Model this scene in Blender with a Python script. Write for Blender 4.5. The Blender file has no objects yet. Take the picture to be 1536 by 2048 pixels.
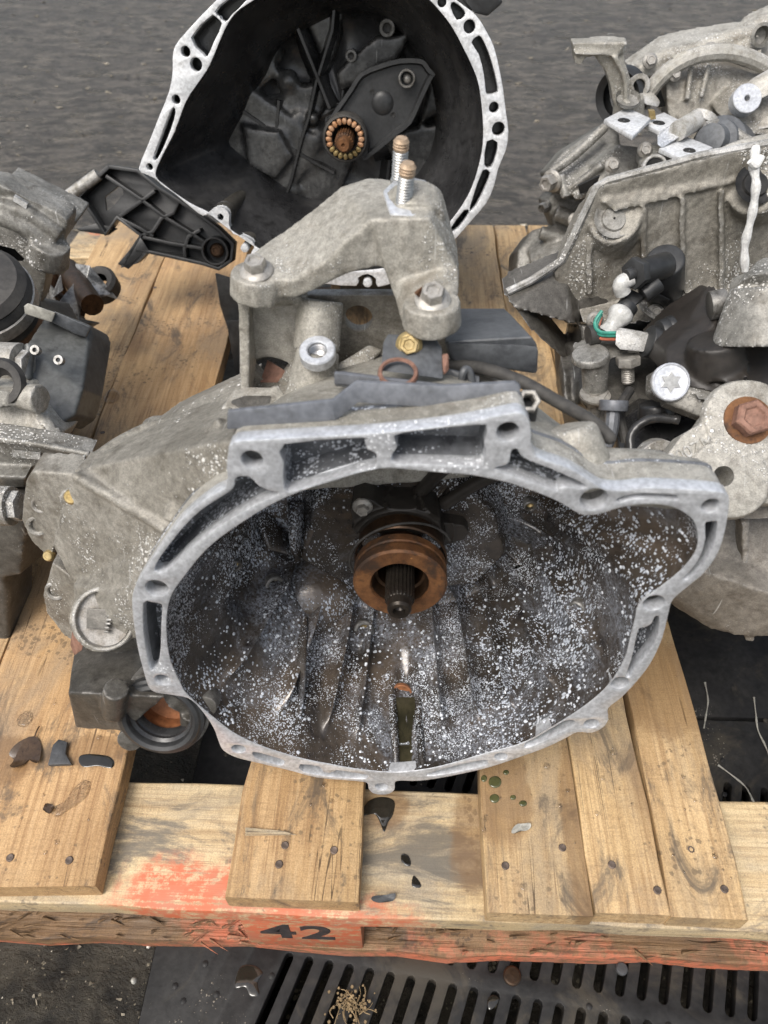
import bpy, bmesh, math, random
import numpy as np
from mathutils import Vector, Matrix
random.seed(7); rng = np.random.default_rng(7)
C = bpy.context.scene.collection
sc = bpy.context.scene
R = math.radians
# ------------------------------------------------------------------ camera, world, sun, exposure
CAM_Z = .725; FPX = 1479.0
def cam_matrix(yaw, pitch, roll):
    return (Matrix.Rotation(yaw, 3, 'Z') @ Matrix.Rotation(math.pi/2 - pitch, 3, 'X') @ Matrix.Rotation(roll, 3, 'Z'))
MC = cam_matrix(R(2.5), R(46), R(-.5))
cd = bpy.data.cameras.new('camera'); cam = bpy.data.objects.new('camera', cd); C.objects.link(cam)
cam.matrix_world = Matrix.Translation((0, 0, CAM_Z)) @ MC.to_4x4()
cd.sensor_fit = 'VERTICAL'; cd.sensor_height = 36; cd.lens = 36*FPX/2048
cd.clip_start = .01; cd.clip_end = 200
cd.dof.use_dof = True; cd.dof.focus_distance = .62; cd.dof.aperture_fstop = 9.0
sc.camera = cam
SUN_EL, SUN_AZ = R(58), R(215)      # soft, nearly overhead, from behind the camera's left
w = bpy.data.worlds.new('World'); sc.world = w; w.use_nodes = True
nt = w.node_tree; bg = nt.nodes['Background']
sky = nt.nodes.new('ShaderNodeTexSky'); sky.sky_type = 'NISHITA'; sky.sun_disc = False
sky.sun_elevation = SUN_EL; sky.sun_rotation = SUN_AZ; sky.dust_density = 6; sky.air_density = 1.4
hs = nt.nodes.new('ShaderNodeHueSaturation'); hs.inputs['Saturation'].default_value = .6
nt.links.new(sky.outputs[0], hs.inputs['Color']); nt.links.new(hs.outputs[0], bg.inputs[0])
bg.inputs[1].default_value = .122
sd = bpy.data.lights.new('sun', 'SUN'); sd.energy = 1.25; sd.angle = R(28); sd.color = (1, .985, .96)
so = bpy.data.objects.new('sun', sd); C.objects.link(so)
dirv = Vector((math.sin(SUN_AZ)*math.cos(SUN_EL), math.cos(SUN_AZ)*math.cos(SUN_EL), math.sin(SUN_EL)))
so.rotation_euler = dirv.to_track_quat('Z', 'Y').to_euler(); so.location = dirv*5
sc.view_settings.view_transform = 'Standard'; sc.view_settings.look = 'None'
sc.view_settings.exposure = 0.68; sc.view_settings.gamma = 1

# ------------------------------------------------------------------ rays from photo positions onto real planes
CP = Vector((0, 0, CAM_Z))
def ray(u, v): return MC @ Vector(((u-768)/FPX, -(v-1024)/FPX, -1))
def hit(u, v, o, n):
    d = ray(u, v); return CP + d*((o-CP).dot(n)/d.dot(n))
def atz(u, v, z): return hit(u, v, Vector((0, 0, z)), Vector((0, 0, 1)))
def aty(u, v, y): return hit(u, v, Vector((0, y, 0)), Vector((0, 1, 0)))
class Frame:                      # plane with axes U, V and normal N (towards the viewer); w counts away from N
    def __init__(s, o, u, v):
        s.o = Vector(o); s.u = Vector(u).normalized(); v = Vector(v); s.n = s.u.cross(v).normalized(); s.v = s.n.cross(s.u)
    def back(s, w): return Frame(s.o - s.n*w, s.u, s.v)
    def p(s, a, b, w=0): return s.o + s.u*a + s.v*b - s.n*w
    def loc(s, q): d = q - s.o; return (d.dot(s.u), d.dot(s.v))
    def px(s, pts): return [s.loc(hit(x, y, s.o, s.n)) for x, y in pts]
    def q(s, x, y, w=0): f = s.back(w); return hit(x, y, f.o, f.n)
    def mat(s):
        m = Matrix((s.u, s.v, s.n)).transposed().to_4x4(); m.translation = s.o; return m
def frame_axis(o, n, up=(0, 0, 1)):
    n = Vector(n).normalized(); up = Vector(up)
    u = up.cross(n)
    if u.length < 1e-4: u = Vector((1, 0, 0))
    u.normalize(); return Frame(o, u, n.cross(u))

# ------------------------------------------------------------------ materials
def nodes(name):
    m = bpy.data.materials.new(name); m.use_nodes = True; t = m.node_tree
    return m, t, t.nodes['Principled BSDF']
class NB:
    def __init__(s, t): s.t = t
    def n(s, typ, **k):
        x = s.t.nodes.new(typ)
        for a, b in k.items():
            if a in x.inputs: x.inputs[a].default_value = b
            else: setattr(x, a, b)
        return x
    def l(s, a, b): s.t.links.new(a, b)
    def m(s, op, a, b=None, c=None, clamp=False):
        x = s.t.nodes.new('ShaderNodeMath'); x.operation = op; x.use_clamp = clamp
        for i, k in enumerate((a, b, c)):
            if k is None: continue
            if isinstance(k, (int, float)): x.inputs[i].default_value = k
            else: s.l(k, x.inputs[i])
        return x.outputs[0]
    def mix(s, f, a, b, mode='MIX'):
        x = s.t.nodes.new('ShaderNodeMix'); x.data_type = 'RGBA'; x.blend_type = mode
        for i, k in ((0, f), (6, a), (7, b)):
            if isinstance(k, (int, float)): x.inputs[i].default_value = k
            elif isinstance(k, tuple): x.inputs[i].default_value = (*k, 1) if len(k) == 3 else k
            else: s.l(k, x.inputs[i])
        return x.outputs[2]
    def ss(s, v, a, b): 
        x = s.t.nodes.new('ShaderNodeMapRange'); x.interpolation_type = 'SMOOTHSTEP'
        s.l(v, x.inputs[0]); x.inputs[1].default_value = a; x.inputs[2].default_value = b
        return x.outputs[0]
    def noise(s, vec, scale, detail=4, rough=.6, dist=0):
        x = s.n('ShaderNodeTexNoise', Scale=scale, Detail=detail, Roughness=rough, Distortion=dist); s.l(vec, x.inputs['Vector']); return x.outputs['Fac']
    def coords(s, off=True):
        tc = s.n('ShaderNodeTexCoord'); oi = s.n('ShaderNodeObjectInfo')
        if not off: return tc.outputs['Object'], oi.outputs['Random']
        k = s.t.nodes.new('ShaderNodeVectorMath'); k.operation = 'SCALE'; k.inputs[0].default_value = (7, 11, 5); s.l(oi.outputs['Random'], k.inputs['Scale'])
        a = s.t.nodes.new('ShaderNodeVectorMath'); a.operation = 'ADD'; s.l(tc.outputs['Object'], a.inputs[0]); s.l(k.outputs[0], a.inputs[1])
        return a.outputs[0], oi.outputs['Random']
    def scale(s, vec, sc3, rot=(0, 0, 0), loc=(0, 0, 0)):
        x = s.n('ShaderNodeMapping'); s.l(vec, x.inputs[0]); x.inputs['Scale'].default_value = sc3; x.inputs['Rotation'].default_value = rot; x.inputs['Location'].default_value = loc; return x.outputs[0]
    def flakes(s, vec, scale, dens, dscale=14, soft=.12, dmin=.4, dmax=.68, aniso=(1, 1, 1)):
        # irregular separate flecks: random radius per voronoi cell, gated by a slow density noise
        nn = s.n('ShaderNodeTexNoise', Scale=scale*1.3, Detail=2); s.l(vec, nn.inputs['Vector'])
        off = s.t.nodes.new('ShaderNodeVectorMath'); off.operation = 'MULTIPLY_ADD'
        s.l(nn.outputs['Color'], off.inputs[0]); off.inputs[1].default_value = (.7/scale,)*3; s.l(vec, off.inputs[2])
        v = s.n('ShaderNodeTexVoronoi', Scale=scale); s.l(s.scale(off.outputs[0], aniso), v.inputs['Vector'])
        sep = s.n('ShaderNodeSeparateColor'); s.l(v.outputs['Color'], sep.inputs[0])
        d = s.ss(s.noise(vec, dscale, 4, .65), dmin, dmax)
        r = s.m('MULTIPLY', s.m('MULTIPLY', s.m('POWER', sep.outputs[0], 1.3), d), dens)
        return s.m('DIVIDE', s.m('SUBTRACT', r, v.outputs['Distance']), soft, clamp=True), d
def metal(name, c1, c2, c3, scale=18, rough=(.4, .65), met=.3, bump=.35, bscale=500, flk=None, dirt=None, streak=0, spec=.5, coat=0, wear=0, powder=None):
    m, t, b = nodes(name); N = NB(t); vec, rnd = N.coords()
    a = N.ss(N.noise(vec, scale, 6, .65), .3, .7); f = N.noise(vec, bscale*.5, 3, .6)
    col = N.mix(a, c1, c2); col = N.mix(N.m('MULTIPLY', N.ss(N.noise(vec, scale*4.3, 5, .7, .5), .48, .75), .8), col, c3)
    col = N.mix(.4, col, N.mix(N.ss(f, .3, .7), (.25, .25, .25), (1, 1, 1)), 'MULTIPLY')
    if wear:
        ge = N.n('ShaderNodeNewGeometry'); wv = N.m('MULTIPLY', N.m('MULTIPLY', N.ss(ge.outputs['Pointiness'], .525, .6), N.ss(N.noise(vec, 90, 4, .7), .35, .6)), wear); col = N.mix(wv, col, (.6, .6, .59))
        gr = N.noise(vec, 1100, 2, .5); col = N.mix(.33, col, N.mix(N.ss(gr, .32, .68), (.3, .3, .3), (1.25, 1.25, 1.25)), 'MULTIPLY')
        rn = N.ss(N.noise(N.scale(vec, (1, 1, .16)), 60, 5, .7, .4), .5, .68); col = N.mix(N.m('MULTIPLY', rn, .27), col, tuple(x*.5 for x in c3)); big = N.noise(vec, 5, 3, .5); col = N.mix(.35, col, N.mix(N.ss(big, .35, .65), (.62, .6, .56), (1.1, 1.1, 1.12)), 'MULTIPLY')
        sc_ = N.noise(N.scale(vec, (1, .05, .05), (.5, .4, .9)), 500, 2, .5); col = N.mix(N.m('MULTIPLY', N.ss(sc_, .7, .78), .5), col, (.6, .6, .58))
    ro = N.n('ShaderNodeMapRange'); N.l(N.noise(vec, scale*3, 4), ro.inputs[0]); ro.inputs[3].default_value = rough[0]; ro.inputs[4].default_value = rough[1]; rv = ro.outputs[0]
    h = N.m('ADD', N.m('MULTIPLY', f, .5), N.m('MULTIPLY', N.noise(vec, bscale*.12, 4), .5))
    if dirt:
        dm = N.m('MULTIPLY', N.ss(N.noise(vec, dirt[1], 6, .7, .8), dirt[2], dirt[2]+.16), dirt[3]); col = N.mix(dm, col, dirt[0])
    if streak:
        sv = N.scale(vec, (1, 1, .03)); col = N.mix(N.m('MULTIPLY', N.ss(N.noise(sv, 900, 2), .5, .8), streak), col, (1, 1, 1), 'SCREEN')
    if powder:
        pw_ = N.m('MULTIPLY', N.ss(N.noise(vec, powder[1], 6, .7, .6), powder[2], powder[3]), N.m('MULTIPLY', N.ss(N.noise(vec, 420, 4, .75), .35, .7), powder[4])); col = N.mix(pw_, col, powder[0])
    mv = met
    if flk:
        for (fc, fs, dens, ds, d0, d1, an) in flk:
            k, d = N.flakes(vec, fs, dens, ds, .2, d0, d1, an); col = N.mix(k, col, fc)
            mv = N.m('MULTIPLY', N.m('SUBTRACT', 1, k), mv); rv = N.m('MAXIMUM', rv, N.m('MULTIPLY', k, .45))
            h = N.m('ADD', h, N.m('MULTIPLY', k, .8))
    N.l(col, b.inputs['Base Color']); N.l(rv, b.inputs['Roughness'])
    if isinstance(mv, float): b.inputs['Metallic'].default_value = mv
    else: N.l(mv, b.inputs['Metallic'])
    b.inputs['Specular IOR Level'].default_value = spec; b.inputs['Coat Weight'].default_value = coat; b.inputs['Coat Roughness'].default_value = .12
    bp = N.n('ShaderNodeBump', Strength=bump, Distance=.0008); N.l(h, bp.inputs['Height']); N.l(bp.outputs[0], b.inputs['Normal'])
    return m
WHT = (.72, .75, .8)
M = {}
M['cast'] = metal('grimy_cast_alloy', (.25, .235, .2), (.4, .38, .335), (.13, .115, .09), 16, (.45, .68), .25, 1., 520, [((.55, .54, .51), 620, .75, 14, .42, .66, (1, 1, 1)), ((.62, .61, .58), 330, .7, 7, .5, .68, (1, 1, 1))], ((.085, .07, .05), 10, .52, .7), wear=.7)
M['cast_light'] = metal('pale_cast_alloy', (.37, .355, .31), (.52, .5, .45), (.21, .19, .155), 14, (.45, .68), .2, 1., 480, [((.66, .65, .62), 700, .7, 18, .42, .66, (1, 1, 1)), ((.7, .69, .66), 360, .6, 7, .52, .7, (1, 1, 1))], ((.14, .115, .08), 9, .54, .6), wear=.8)
M['cast_dark'] = metal('dark_oily_cast_alloy', (.085, .08, .07), (.17, .16, .142), (.045, .04, .034), 12, (.28, .55), .3, .8, 480, [((.3, .3, .29), 600, .6, 9, .45, .75, (1, 1, 1))], ((.03, .025, .02), 8, .52, .7), wear=.5)
M['case_grey'] = metal('weathered_grey_alloy', (.22, .215, .195), (.38, .37, .34), (.11, .1, .08), 20, (.4, .62), .3, .9, 520, [((.6, .59, .56), 560, .75, 12, .42, .68, (1, 1, 1)), ((.62, .61, .59), 280, .7, 6, .52, .7, (1, 1, 1))], ((.075, .065, .05), 9, .53, .7), wear=.8)
M['machined'] = metal('machined_alloy_face', (.6, .62, .65), (.75, .77, .8), (.48, .49, .51), 22, (.24, .42), .45, .15, 700, [((.88, .9, .93), 700, .7, 9, .5, .68, (1, 1, 1))], ((.24, .235, .225), 22, .6, .55))
M['machined_bright'] = metal('bright_machined_face', (.62, .64, .66), (.78, .79, .8), (.45, .45, .44), 24, (.4, .6), .25, .2, 600, [((.25, .24, .22), 160, .4, 20, .55, .75, (1, 1, 1))], ((.2, .19, .17), 20, .64, .5))
M['interior'] = metal('oily_bell_interior', (.034, .029, .024), (.075, .062, .051), (.012, .012, .016), 9, (.1, .34), .15, .6, 300,
    [((.44, .48, .55), 680, .8, 10, .42, .6, (1, 1, .4)), ((.6, .64, .7), 1150, .9, 13, .4, .6, (1, 1, .6)), ((.5, .54, .6), 430, .62, 16, .48, .66, (.6, 1, .5))], ((.13, .1, .075), 6, .46, .65), spec=.65, powder=((.36, .39, .45), 12, .45, .66, .85))
M['pocket'] = metal('oxidised_pocket', (.1, .105, .115), (.24, .25, .265), (.03, .03, .035), 20, (.35, .6), .25, .5, 300, [((.6, .63, .68), 620, .95, 22, .36, .58, (1, 1, 1))])
M['bead'] = metal('highlight_white_bead', (.5, .54, .6), (.7, .73, .78), (.35, .38, .42), 300, (.08, .2), 0., .1, 300, spec=.7)  # whitish base colour stands in for sky highlights on the water beads
M['oily_grey'] = metal('oil_filmed_grey_casting', (.06, .06, .061), (.19, .19, .185), (.025, .025, .025), 14, (.18, .42), .4, .6, 400, None, ((.02, .02, .02), 10, .5, .8), wear=.6)
M['black_oily'] = metal('black_oily_metal', (.02, .02, .021), (.06, .06, .061), (.01, .01, .01), 10, (.16, .4), .1, .4, 260, None, ((.07, .068, .065), 8, .52, .6))
M['dark_plastic'] = metal('black_plastic', (.02, .021, .022), (.038, .039, .04), (.012, .012, .012), 20, (.35, .5), 0., .12, 500, None, ((.06, .057, .05), 12, .6, .35))
M['slate_plastic'] = metal('slate_grey_plastic', (.075, .08, .088), (.11, .117, .125), (.04, .043, .05), 12, (.42, .58), 0., .1, 500, None, ((.12, .115, .1), 18, .62, .35))
M['steel_black'] = metal('blue_black_painted_steel', (.13, .14, .16), (.2, .21, .23), (.08, .085, .09), 14, (.35, .52), .2, .12, 400, [((.3, .29, .26), 200, .4, 14, .55, .8, (1, 1, 1))], ((.2, .18, .14), 15, .64, .4))
M['rubber'] = metal('dusty_rubber', (.035, .033, .031), (.07, .066, .06), (.02, .02, .02), 25, (.6, .8), 0., .3, 350, None, None)
M['dark_housing'] = metal('dark_brown_plastic', (.02, .017, .014), (.032, .027, .023), (.012, .011, .01), 22, (.4, .6), 0., .15, 420, [((.2, .17, .13), 330, .3, 20, .5, .8, (1, 1, 1))])
M['rust'] = metal('rust', (.13, .055, .022), (.24, .11, .042), (.045, .022, .013), 45, (.5, .75), .35, .6, 500, [((.5, .22, .06), 260, .5, 30, .5, .75, (1, 1, 1))], ((.035, .024, .018), 26, .48, .85))
M['rust_dark'] = metal('dark_rusty_steel', (.05, .033, .022), (.1, .055, .03), (.02, .016, .013), 60, (.25, .5), .7, .4, 500, [((.4, .18, .06), 300, .4, 30, .55, .75, (1, 1, 1))])
M['rust_pink'] = metal('flaking_red_rust', (.2, .1, .07), (.32, .18, .13), (.1, .05, .035), 70, (.6, .8), .2, .8, 400)
M['zinc'] = metal('zinc_plated_steel', (.42, .42, .41), (.56, .56, .54), (.3, .29, .26), 60, (.32, .5), .75, .25, 500)
M['zinc_dull'] = metal('dull_zinc', (.36, .345, .32), (.48, .46, .42), (.22, .2, .17), 60, (.4, .6), .5, .3, 500)
M['stud_rust'] = metal('rust_stained_thread', (.4, .29, .19), (.5, .38, .27), (.2, .12, .07), 60, (.5, .7), .4, .4, 500)
M['brass'] = metal('yellow_zinc', (.42, .31, .13), (.55, .43, .22), (.25, .17, .07), 70, (.3, .5), .7, .3, 500)
M['bore'] = metal('orange_primer_bore', (.3, .12, .05), (.42, .18, .08), (.14, .06, .03), 60, (.3, .5), .2, .3, 400)
M['copper'] = metal('orange_bearing', (.55, .27, .12), (.75, .5, .33), (.35, .13, .04), 90, (.35, .5), .5, .3, 500)
M['white'] = metal('white_cord', (.75, .75, .73), (.84, .84, .82), (.6, .59, .56), 60, (.6, .7), 0., .3, 600)
M['clear'] = metal('milky_sleeve', (.45, .45, .43), (.65, .65, .63), (.3, .3, .28), 60, (.2, .35), 0., .3, 400)
M['hole'] = metal('dark_thread_hole', (.02, .02, .02), (.045, .043, .04), (.015, .015, .015), 60, (.4, .6), .4, .3, 500)
M['hole_alloy'] = metal('threaded_alloy_bore', (.3, .3, .3), (.5, .5, .5), (.15, .15, .15), 60, (.25, .45), .8, .3, 500)
M['wire_green'] = metal('green_wire', (.03, .22, .17), (.04, .3, .22), (.02, .15, .12), 60, (.4, .5), 0., .1, 500)
M['wire_red'] = metal('red_wire', (.4, .1, .05), (.45, .14, .08), (.3, .08, .05), 60, (.4, .5), 0., .1, 500)
M['oil'] = metal('dark_oily_water', (.012, .011, .009), (.03, .026, .02), (.008, .008, .007), 20, (.03, .08), 0., .03, 60, spec=.8)
M['green_drop'] = metal('green_oily_drop', (.07, .075, .03), (.12, .12, .05), (.04, .045, .02), 40, (.04, .1), 0., .03, 60, spec=.7)
M['gravel'] = metal('brown_grit', (.1, .085, .06), (.3, .26, .19), (.05, .045, .035), 60, (.5, .7), 0., .3, 300, [((.5, .46, .38), 90, .8, 20, .4, .6, (1, 1, 1))])
M['nail'] = metal('weathered_nail_head', (.1, .075, .06), (.2, .15, .12), (.04, .03, .025), 90, (.4, .6), .4, .4, 500)
M['shaft_dark'] = metal('dark_oiled_spline', (.03, .026, .023), (.06, .05, .04), (.018, .015, .013), 60, (.22, .4), .6, .3, 500, [((.3, .14, .06), 300, .5, 30, .5, .75, (1, 1, 1))])
M['channel'] = metal('greenish_oil_channel', (.03, .028, .016), (.07, .06, .035), (.015, .014, .01), 30, (.06, .2), .1, .2, 200)
M['leaf'] = metal('wet_brown_leaf', (.05, .03, .018), (.09, .055, .03), (.03, .018, .012), 60, (.15, .3), 0., .4, 200)
M['paint_black'] = metal('black_stencil_paint', (.03, .028, .028), (.06, .05, .05), (.13, .06, .045), 60, (.5, .7), 0., .2, 400)
M['slate'] = metal('slate_chip', (.05, .052, .055), (.08, .083, .088), (.03, .03, .03), 60, (.4, .6), 0., .5, 300)
M['stone'] = metal('pale_pebble', (.55, .52, .46), (.72, .7, .64), (.4, .37, .3), 60, (.5, .7), 0., .4, 300)
M['twig'] = metal('dry_plant', (.2, .14, .07), (.32, .23, .12), (.12, .08, .04), 60, (.6, .8), 0., .2, 300)
M['grate'] = metal('wet_black_grate', (.016, .016, .017), (.034, .033, .032), (.012, .012, .012), 14, (.4, .65), .05, .7, 300, [((.2, .18, .15), 420, .6, 14, .5, .7, (1, 1, 1))], ((.06, .052, .04), 13, .5, .75), spec=.22)
M['case_brown'] = metal('brownish_road_grimed_alloy', (.21, .19, .16), (.3, .275, .24), (.13, .11, .09), 14, (.55, .75), .1, .8, 420, [((.42, .4, .37), 500, .6, 10, .45, .75, (1, 1, 1))], ((.08, .065, .05), 8, .56, .6), wear=.5)
M['boot_brown'] = metal('rust_brown_joint', (.2, .12, .085), (.27, .165, .115), (.08, .05, .04), 20, (.5, .7), .1, .3, 300)
M['module_grey'] = metal('grimy_grey_module', (.09, .095, .095), (.16, .165, .16), (.05, .05, .05), 12, (.3, .55), .2, .3, 300, [((.4, .41, .4), 120, .4, 10, .5, .75, (1, 1, 1))], ((.04, .04, .04), 9, .55, .5))
M['stone_grey'] = metal('pale_grey_terminal', (.36, .35, .31), (.48, .47, .42), (.2, .19, .16), 40, (.5, .7), .1, .3, 300)
def water_mat():
    m, t, b = nodes('water_drop'); b.inputs['Base Color'].default_value = (1, 1, 1, 1); b.inputs['Roughness'].default_value = .03; b.inputs['IOR'].default_value = 1.33
    b.inputs['Transmission Weight'].default_value = 1; return m
M['water'] = water_mat()
def wood_mat(name, axis='Y', paint=None, tint=(1, 1, 1), rough_face=False, wet=None, pcols=((.5, .13, .06), (.42, .17, .1))):
    m, t, b = nodes(name); N = NB(t); vec, rnd = N.coords(); pos, _ = N.coords(False)
    st = (1, .06, 1) if axis == 'Y' else (.06, 1, 1); st2 = (1, .02, 1) if axis == 'Y' else (.02, 1, 1)
    g = N.noise(N.scale(vec, st), 70, 6, .7, .6); fine = N.noise(N.scale(vec, st2), 420, 3, .6)
    c = N.mix(N.ss(g, .3, .72), (.45, .315, .17), (.66, .5, .3))
    c = N.mix(N.m('MULTIPLY', N.ss(rnd, 0, 1), .35), c, (.4, .24, .11))
    c = N.mix(N.m('MULTIPLY', N.ss(fine, .5, .66), .55), c, (.27, .165, .085)); g2 = N.noise(N.scale(vec, st), 190, 4, .7, .4); c = N.mix(N.m('MULTIPLY', N.ss(g2, .5, .64), .4), c, (.24, .145, .075)); c = N.mix(N.m('MULTIPLY', N.ss(g2, .5, .36), .3), c, (.68, .53, .34))
    yel = N.ss(N.noise(vec, 5, 3), .4, .65); c = N.mix(N.m('MULTIPLY', yel, .4), c, (.55, .41, .22)); drk = N.ss(N.noise(N.scale(vec, (1, .3, 1) if axis == 'Y' else (.3, 1, 1)), 9, 5, .65, .8), .46, .7); c = N.mix(N.m('MULTIPLY', drk, .42), c, (.25, .15, .075))
    sw = N.noise(N.scale(vec, (.12, 1, 1) if axis == 'Y' else (1, .12, 1)), 520, 2, .5); c = N.mix(N.m('MULTIPLY', N.ss(sw, .5, .7), .22), c, (.2, .13, .07))
    gy = N.ss(N.noise(N.scale(vec, (1, .5, 1) if axis == 'Y' else (.5, 1, 1)), 11, 6, .7, .5), .46, .68); c = N.mix(N.m('MULTIPLY', gy, .62), c, (.25, .215, .17))
    ck = N.m('ABSOLUTE', N.m('SUBTRACT', N.noise(N.scale(vec, st2 and ((1, .012, 1) if axis == 'Y' else (.012, 1, 1))), 95, 2, .4, .3), .5)); ckm = N.m('MULTIPLY', N.m('SUBTRACT', 1, N.ss(ck, .002, .007)), N.ss(N.noise(vec, 13, 3), .5, .6)); c = N.mix(N.m('MULTIPLY', ckm, .8), c, (.05, .033, .02))
    gg = N.noise(vec, 900, 2, .5); c = N.mix(.4, c, N.mix(N.ss(gg, .3, .7), (.45, .42, .4), (1.12, 1.12, 1.12)), 'MULTIPLY')
    # grey-black scuffs, small dark specks and a few knots
    dn = N.noise(N.scale(vec, (1, .45, 1) if axis == 'Y' else (.45, 1, 1)), 16, 6, .72, 1.2)
    d = N.m('MULTIPLY', N.ss(dn, .52, .66), .85); c = N.mix(d, c, (.1, .085, .07))
    sp, _ = N.flakes(vec, 230, .8, 12, .2, .4, .66); c = N.mix(N.m('MULTIPLY', sp, .6), c, (.11, .085, .06))
    kn = N.n('ShaderNodeTexVoronoi', Scale=6.5); N.l(N.scale(vec, (1, .5, 1) if axis == 'Y' else (.5, 1, 1)), kn.inputs['Vector'])
    kk = N.m('SUBTRACT', 1, N.ss(kn.outputs['Distance'], .05, .2)); c = N.mix(N.m('MULTIPLY', kk, .55), c, (.2, .115, .055))
    c = N.mix(1., c, tint, 'MULTIPLY')
    if paint:
        pm = None
        for (cx, cy, cz, rx, ry, rz) in paint:
            v2 = N.scale(pos, (1/rx, 1/ry, 1/rz), loc=(-cx/rx, -cy/ry, -cz/rz)); L = N.t.nodes.new('ShaderNodeVectorMath'); L.operation = 'LENGTH'; N.l(v2, L.inputs[0])
            e = N.m('ADD', L.outputs['Value'], N.m('MULTIPLY', N.m('SUBTRACT', N.noise(vec, 28, 6, .7), .5), 1.5)); e = N.m('SUBTRACT', 1, N.ss(e, .55, 1.05))
            pm = e if pm is None else N.m('MAXIMUM', pm, e)
        pm = N.m('MULTIPLY', pm, N.m('SUBTRACT', 1, N.m('MULTIPLY', N.ss(N.m('ADD', N.noise(vec, 120, 5, .7), N.m('MULTIPLY', N.m('SUBTRACT', fine, .5), .6)), .46, .62), .8)))
        pc = N.mix(N.ss(N.noise(vec, 30, 4), .35, .7), *pcols)
        c = N.mix(pm, c, pc)
    rv = N.m('ADD', N.m('MULTIPLY', g, .3), .42)
    if wet:
        wm = None
        for (cx, cy, rx, ry) in wet:
            v2 = N.scale(pos, (1/rx, 1/ry, 0), loc=(-cx/rx, -cy/ry, 0)); L = N.t.nodes.new('ShaderNodeVectorMath'); L.operation = 'LENGTH'; N.l(v2, L.inputs[0])
            e = N.m('ADD', L.outputs['Value'], N.m('MULTIPLY', N.m('SUBTRACT', N.noise(vec, 40, 5, .7), .5), .9)); e = N.m('SUBTRACT', 1, N.ss(e, .7, 1.05))
            wm = e if wm is None else N.m('MAXIMUM', wm, e)
        c = N.mix(N.m('MULTIPLY', wm, .55), c, (.18, .1, .045)); rv = N.m('SUBTRACT', rv, N.m('MULTIPLY', wm, .2))
    N.l(c, b.inputs['Base Color']); N.l(rv, b.inputs['Roughness']); b.inputs['Specular IOR Level'].default_value = .35
    h = N.m('ADD', N.m('SUBTRACT', N.m('MULTIPLY', g, .7), N.m('MULTIPLY', ckm, .5)), N.m('MULTIPLY', fine, .4))
    bp = N.n('ShaderNodeBump', Strength=1. if rough_face else .4, Distance=.004 if rough_face else .0012); N.l(h, bp.inputs['Height']); N.l(bp.outputs[0], b.inputs['Normal'])
    return m

# ------------------------------------------------------------------ geometry helpers: every piece is (verts, faces) in world space
def V3(a): return [Vector(x) for x in a]
def join(pieces):
    vs, fs = [], []
    for v, f in pieces:
        o = len(vs); vs += [Vector(x) for x in v]; fs += [tuple(i+o for i in q) for q in f]
    return vs, fs
def me_from(vs, fs, name='m', recalc=True):
    me = bpy.data.meshes.new(name); me.from_pydata([tuple(v) for v in vs], [], fs)
    if recalc:
        bm = bmesh.new(); bm.from_mesh(me); bmesh.ops.recalc_face_normals(bm, faces=bm.faces); bm.to_mesh(me); bm.free()
    return me
def thing(name, loc, label, cat, group=None):
    o = bpy.data.objects.new(name, None); C.objects.link(o); o.location = loc; o.empty_display_size = .05
    o['label'] = label; o['category'] = cat
    if group: o['group'] = group
    return o
def finish(name, me, mat, parent=None, sharp=35, label=None, smooth=True):
    n = len(me.vertices); co = np.empty(n*3, 'f'); me.vertices.foreach_get('co', co); co = co.reshape(-1, 3)
    c = (co.min(0)+co.max(0))/2; me.vertices.foreach_set('co', (co-c).ravel()); me.update()
    me.name = name
    if smooth:
        me.shade_smooth(); me.set_sharp_from_angle(angle=R(sharp))
    o = bpy.data.objects.new(name, me); C.objects.link(o); me.materials.append(mat)
    c = Vector(c.tolist())
    if parent is not None:
        base = Vector((0, 0, 0)); p = parent
        while p is not None: base += p.location; p = p.parent
        o.parent = parent; o.location = c - base
    else: o.location = c
    if label: o['label'] = label
    return o
def part(name, pieces, mat, parent=None, sharp=35, bevel=0, seg=2, sub=0, label=None, smooth=True):
    if isinstance(pieces, tuple): pieces = [pieces]
    vs, fs = join(pieces); me = me_from(vs, fs)
    if bevel: me = mods(me, [('BEVEL', dict(width=bevel, segments=seg, limit_method='ANGLE', angle_limit=R(28)))])
    if sub: me = mods(me, [('SUBSURF', dict(levels=sub))])
    return finish(name, me, mat, parent, sharp, label, smooth)
def mods(me, lst):
    o = bpy.data.objects.new('tmp', me); C.objects.link(o)
    for typ, k in lst:
        m = o.modifiers.new(typ, typ)
        for a, b in k.items(): setattr(m, a, b)
    dg = bpy.context.evaluated_depsgraph_get(); dg.update()
    r = bpy.data.meshes.new_from_object(o.evaluated_get(dg)); bpy.data.objects.remove(o); return r
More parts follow.
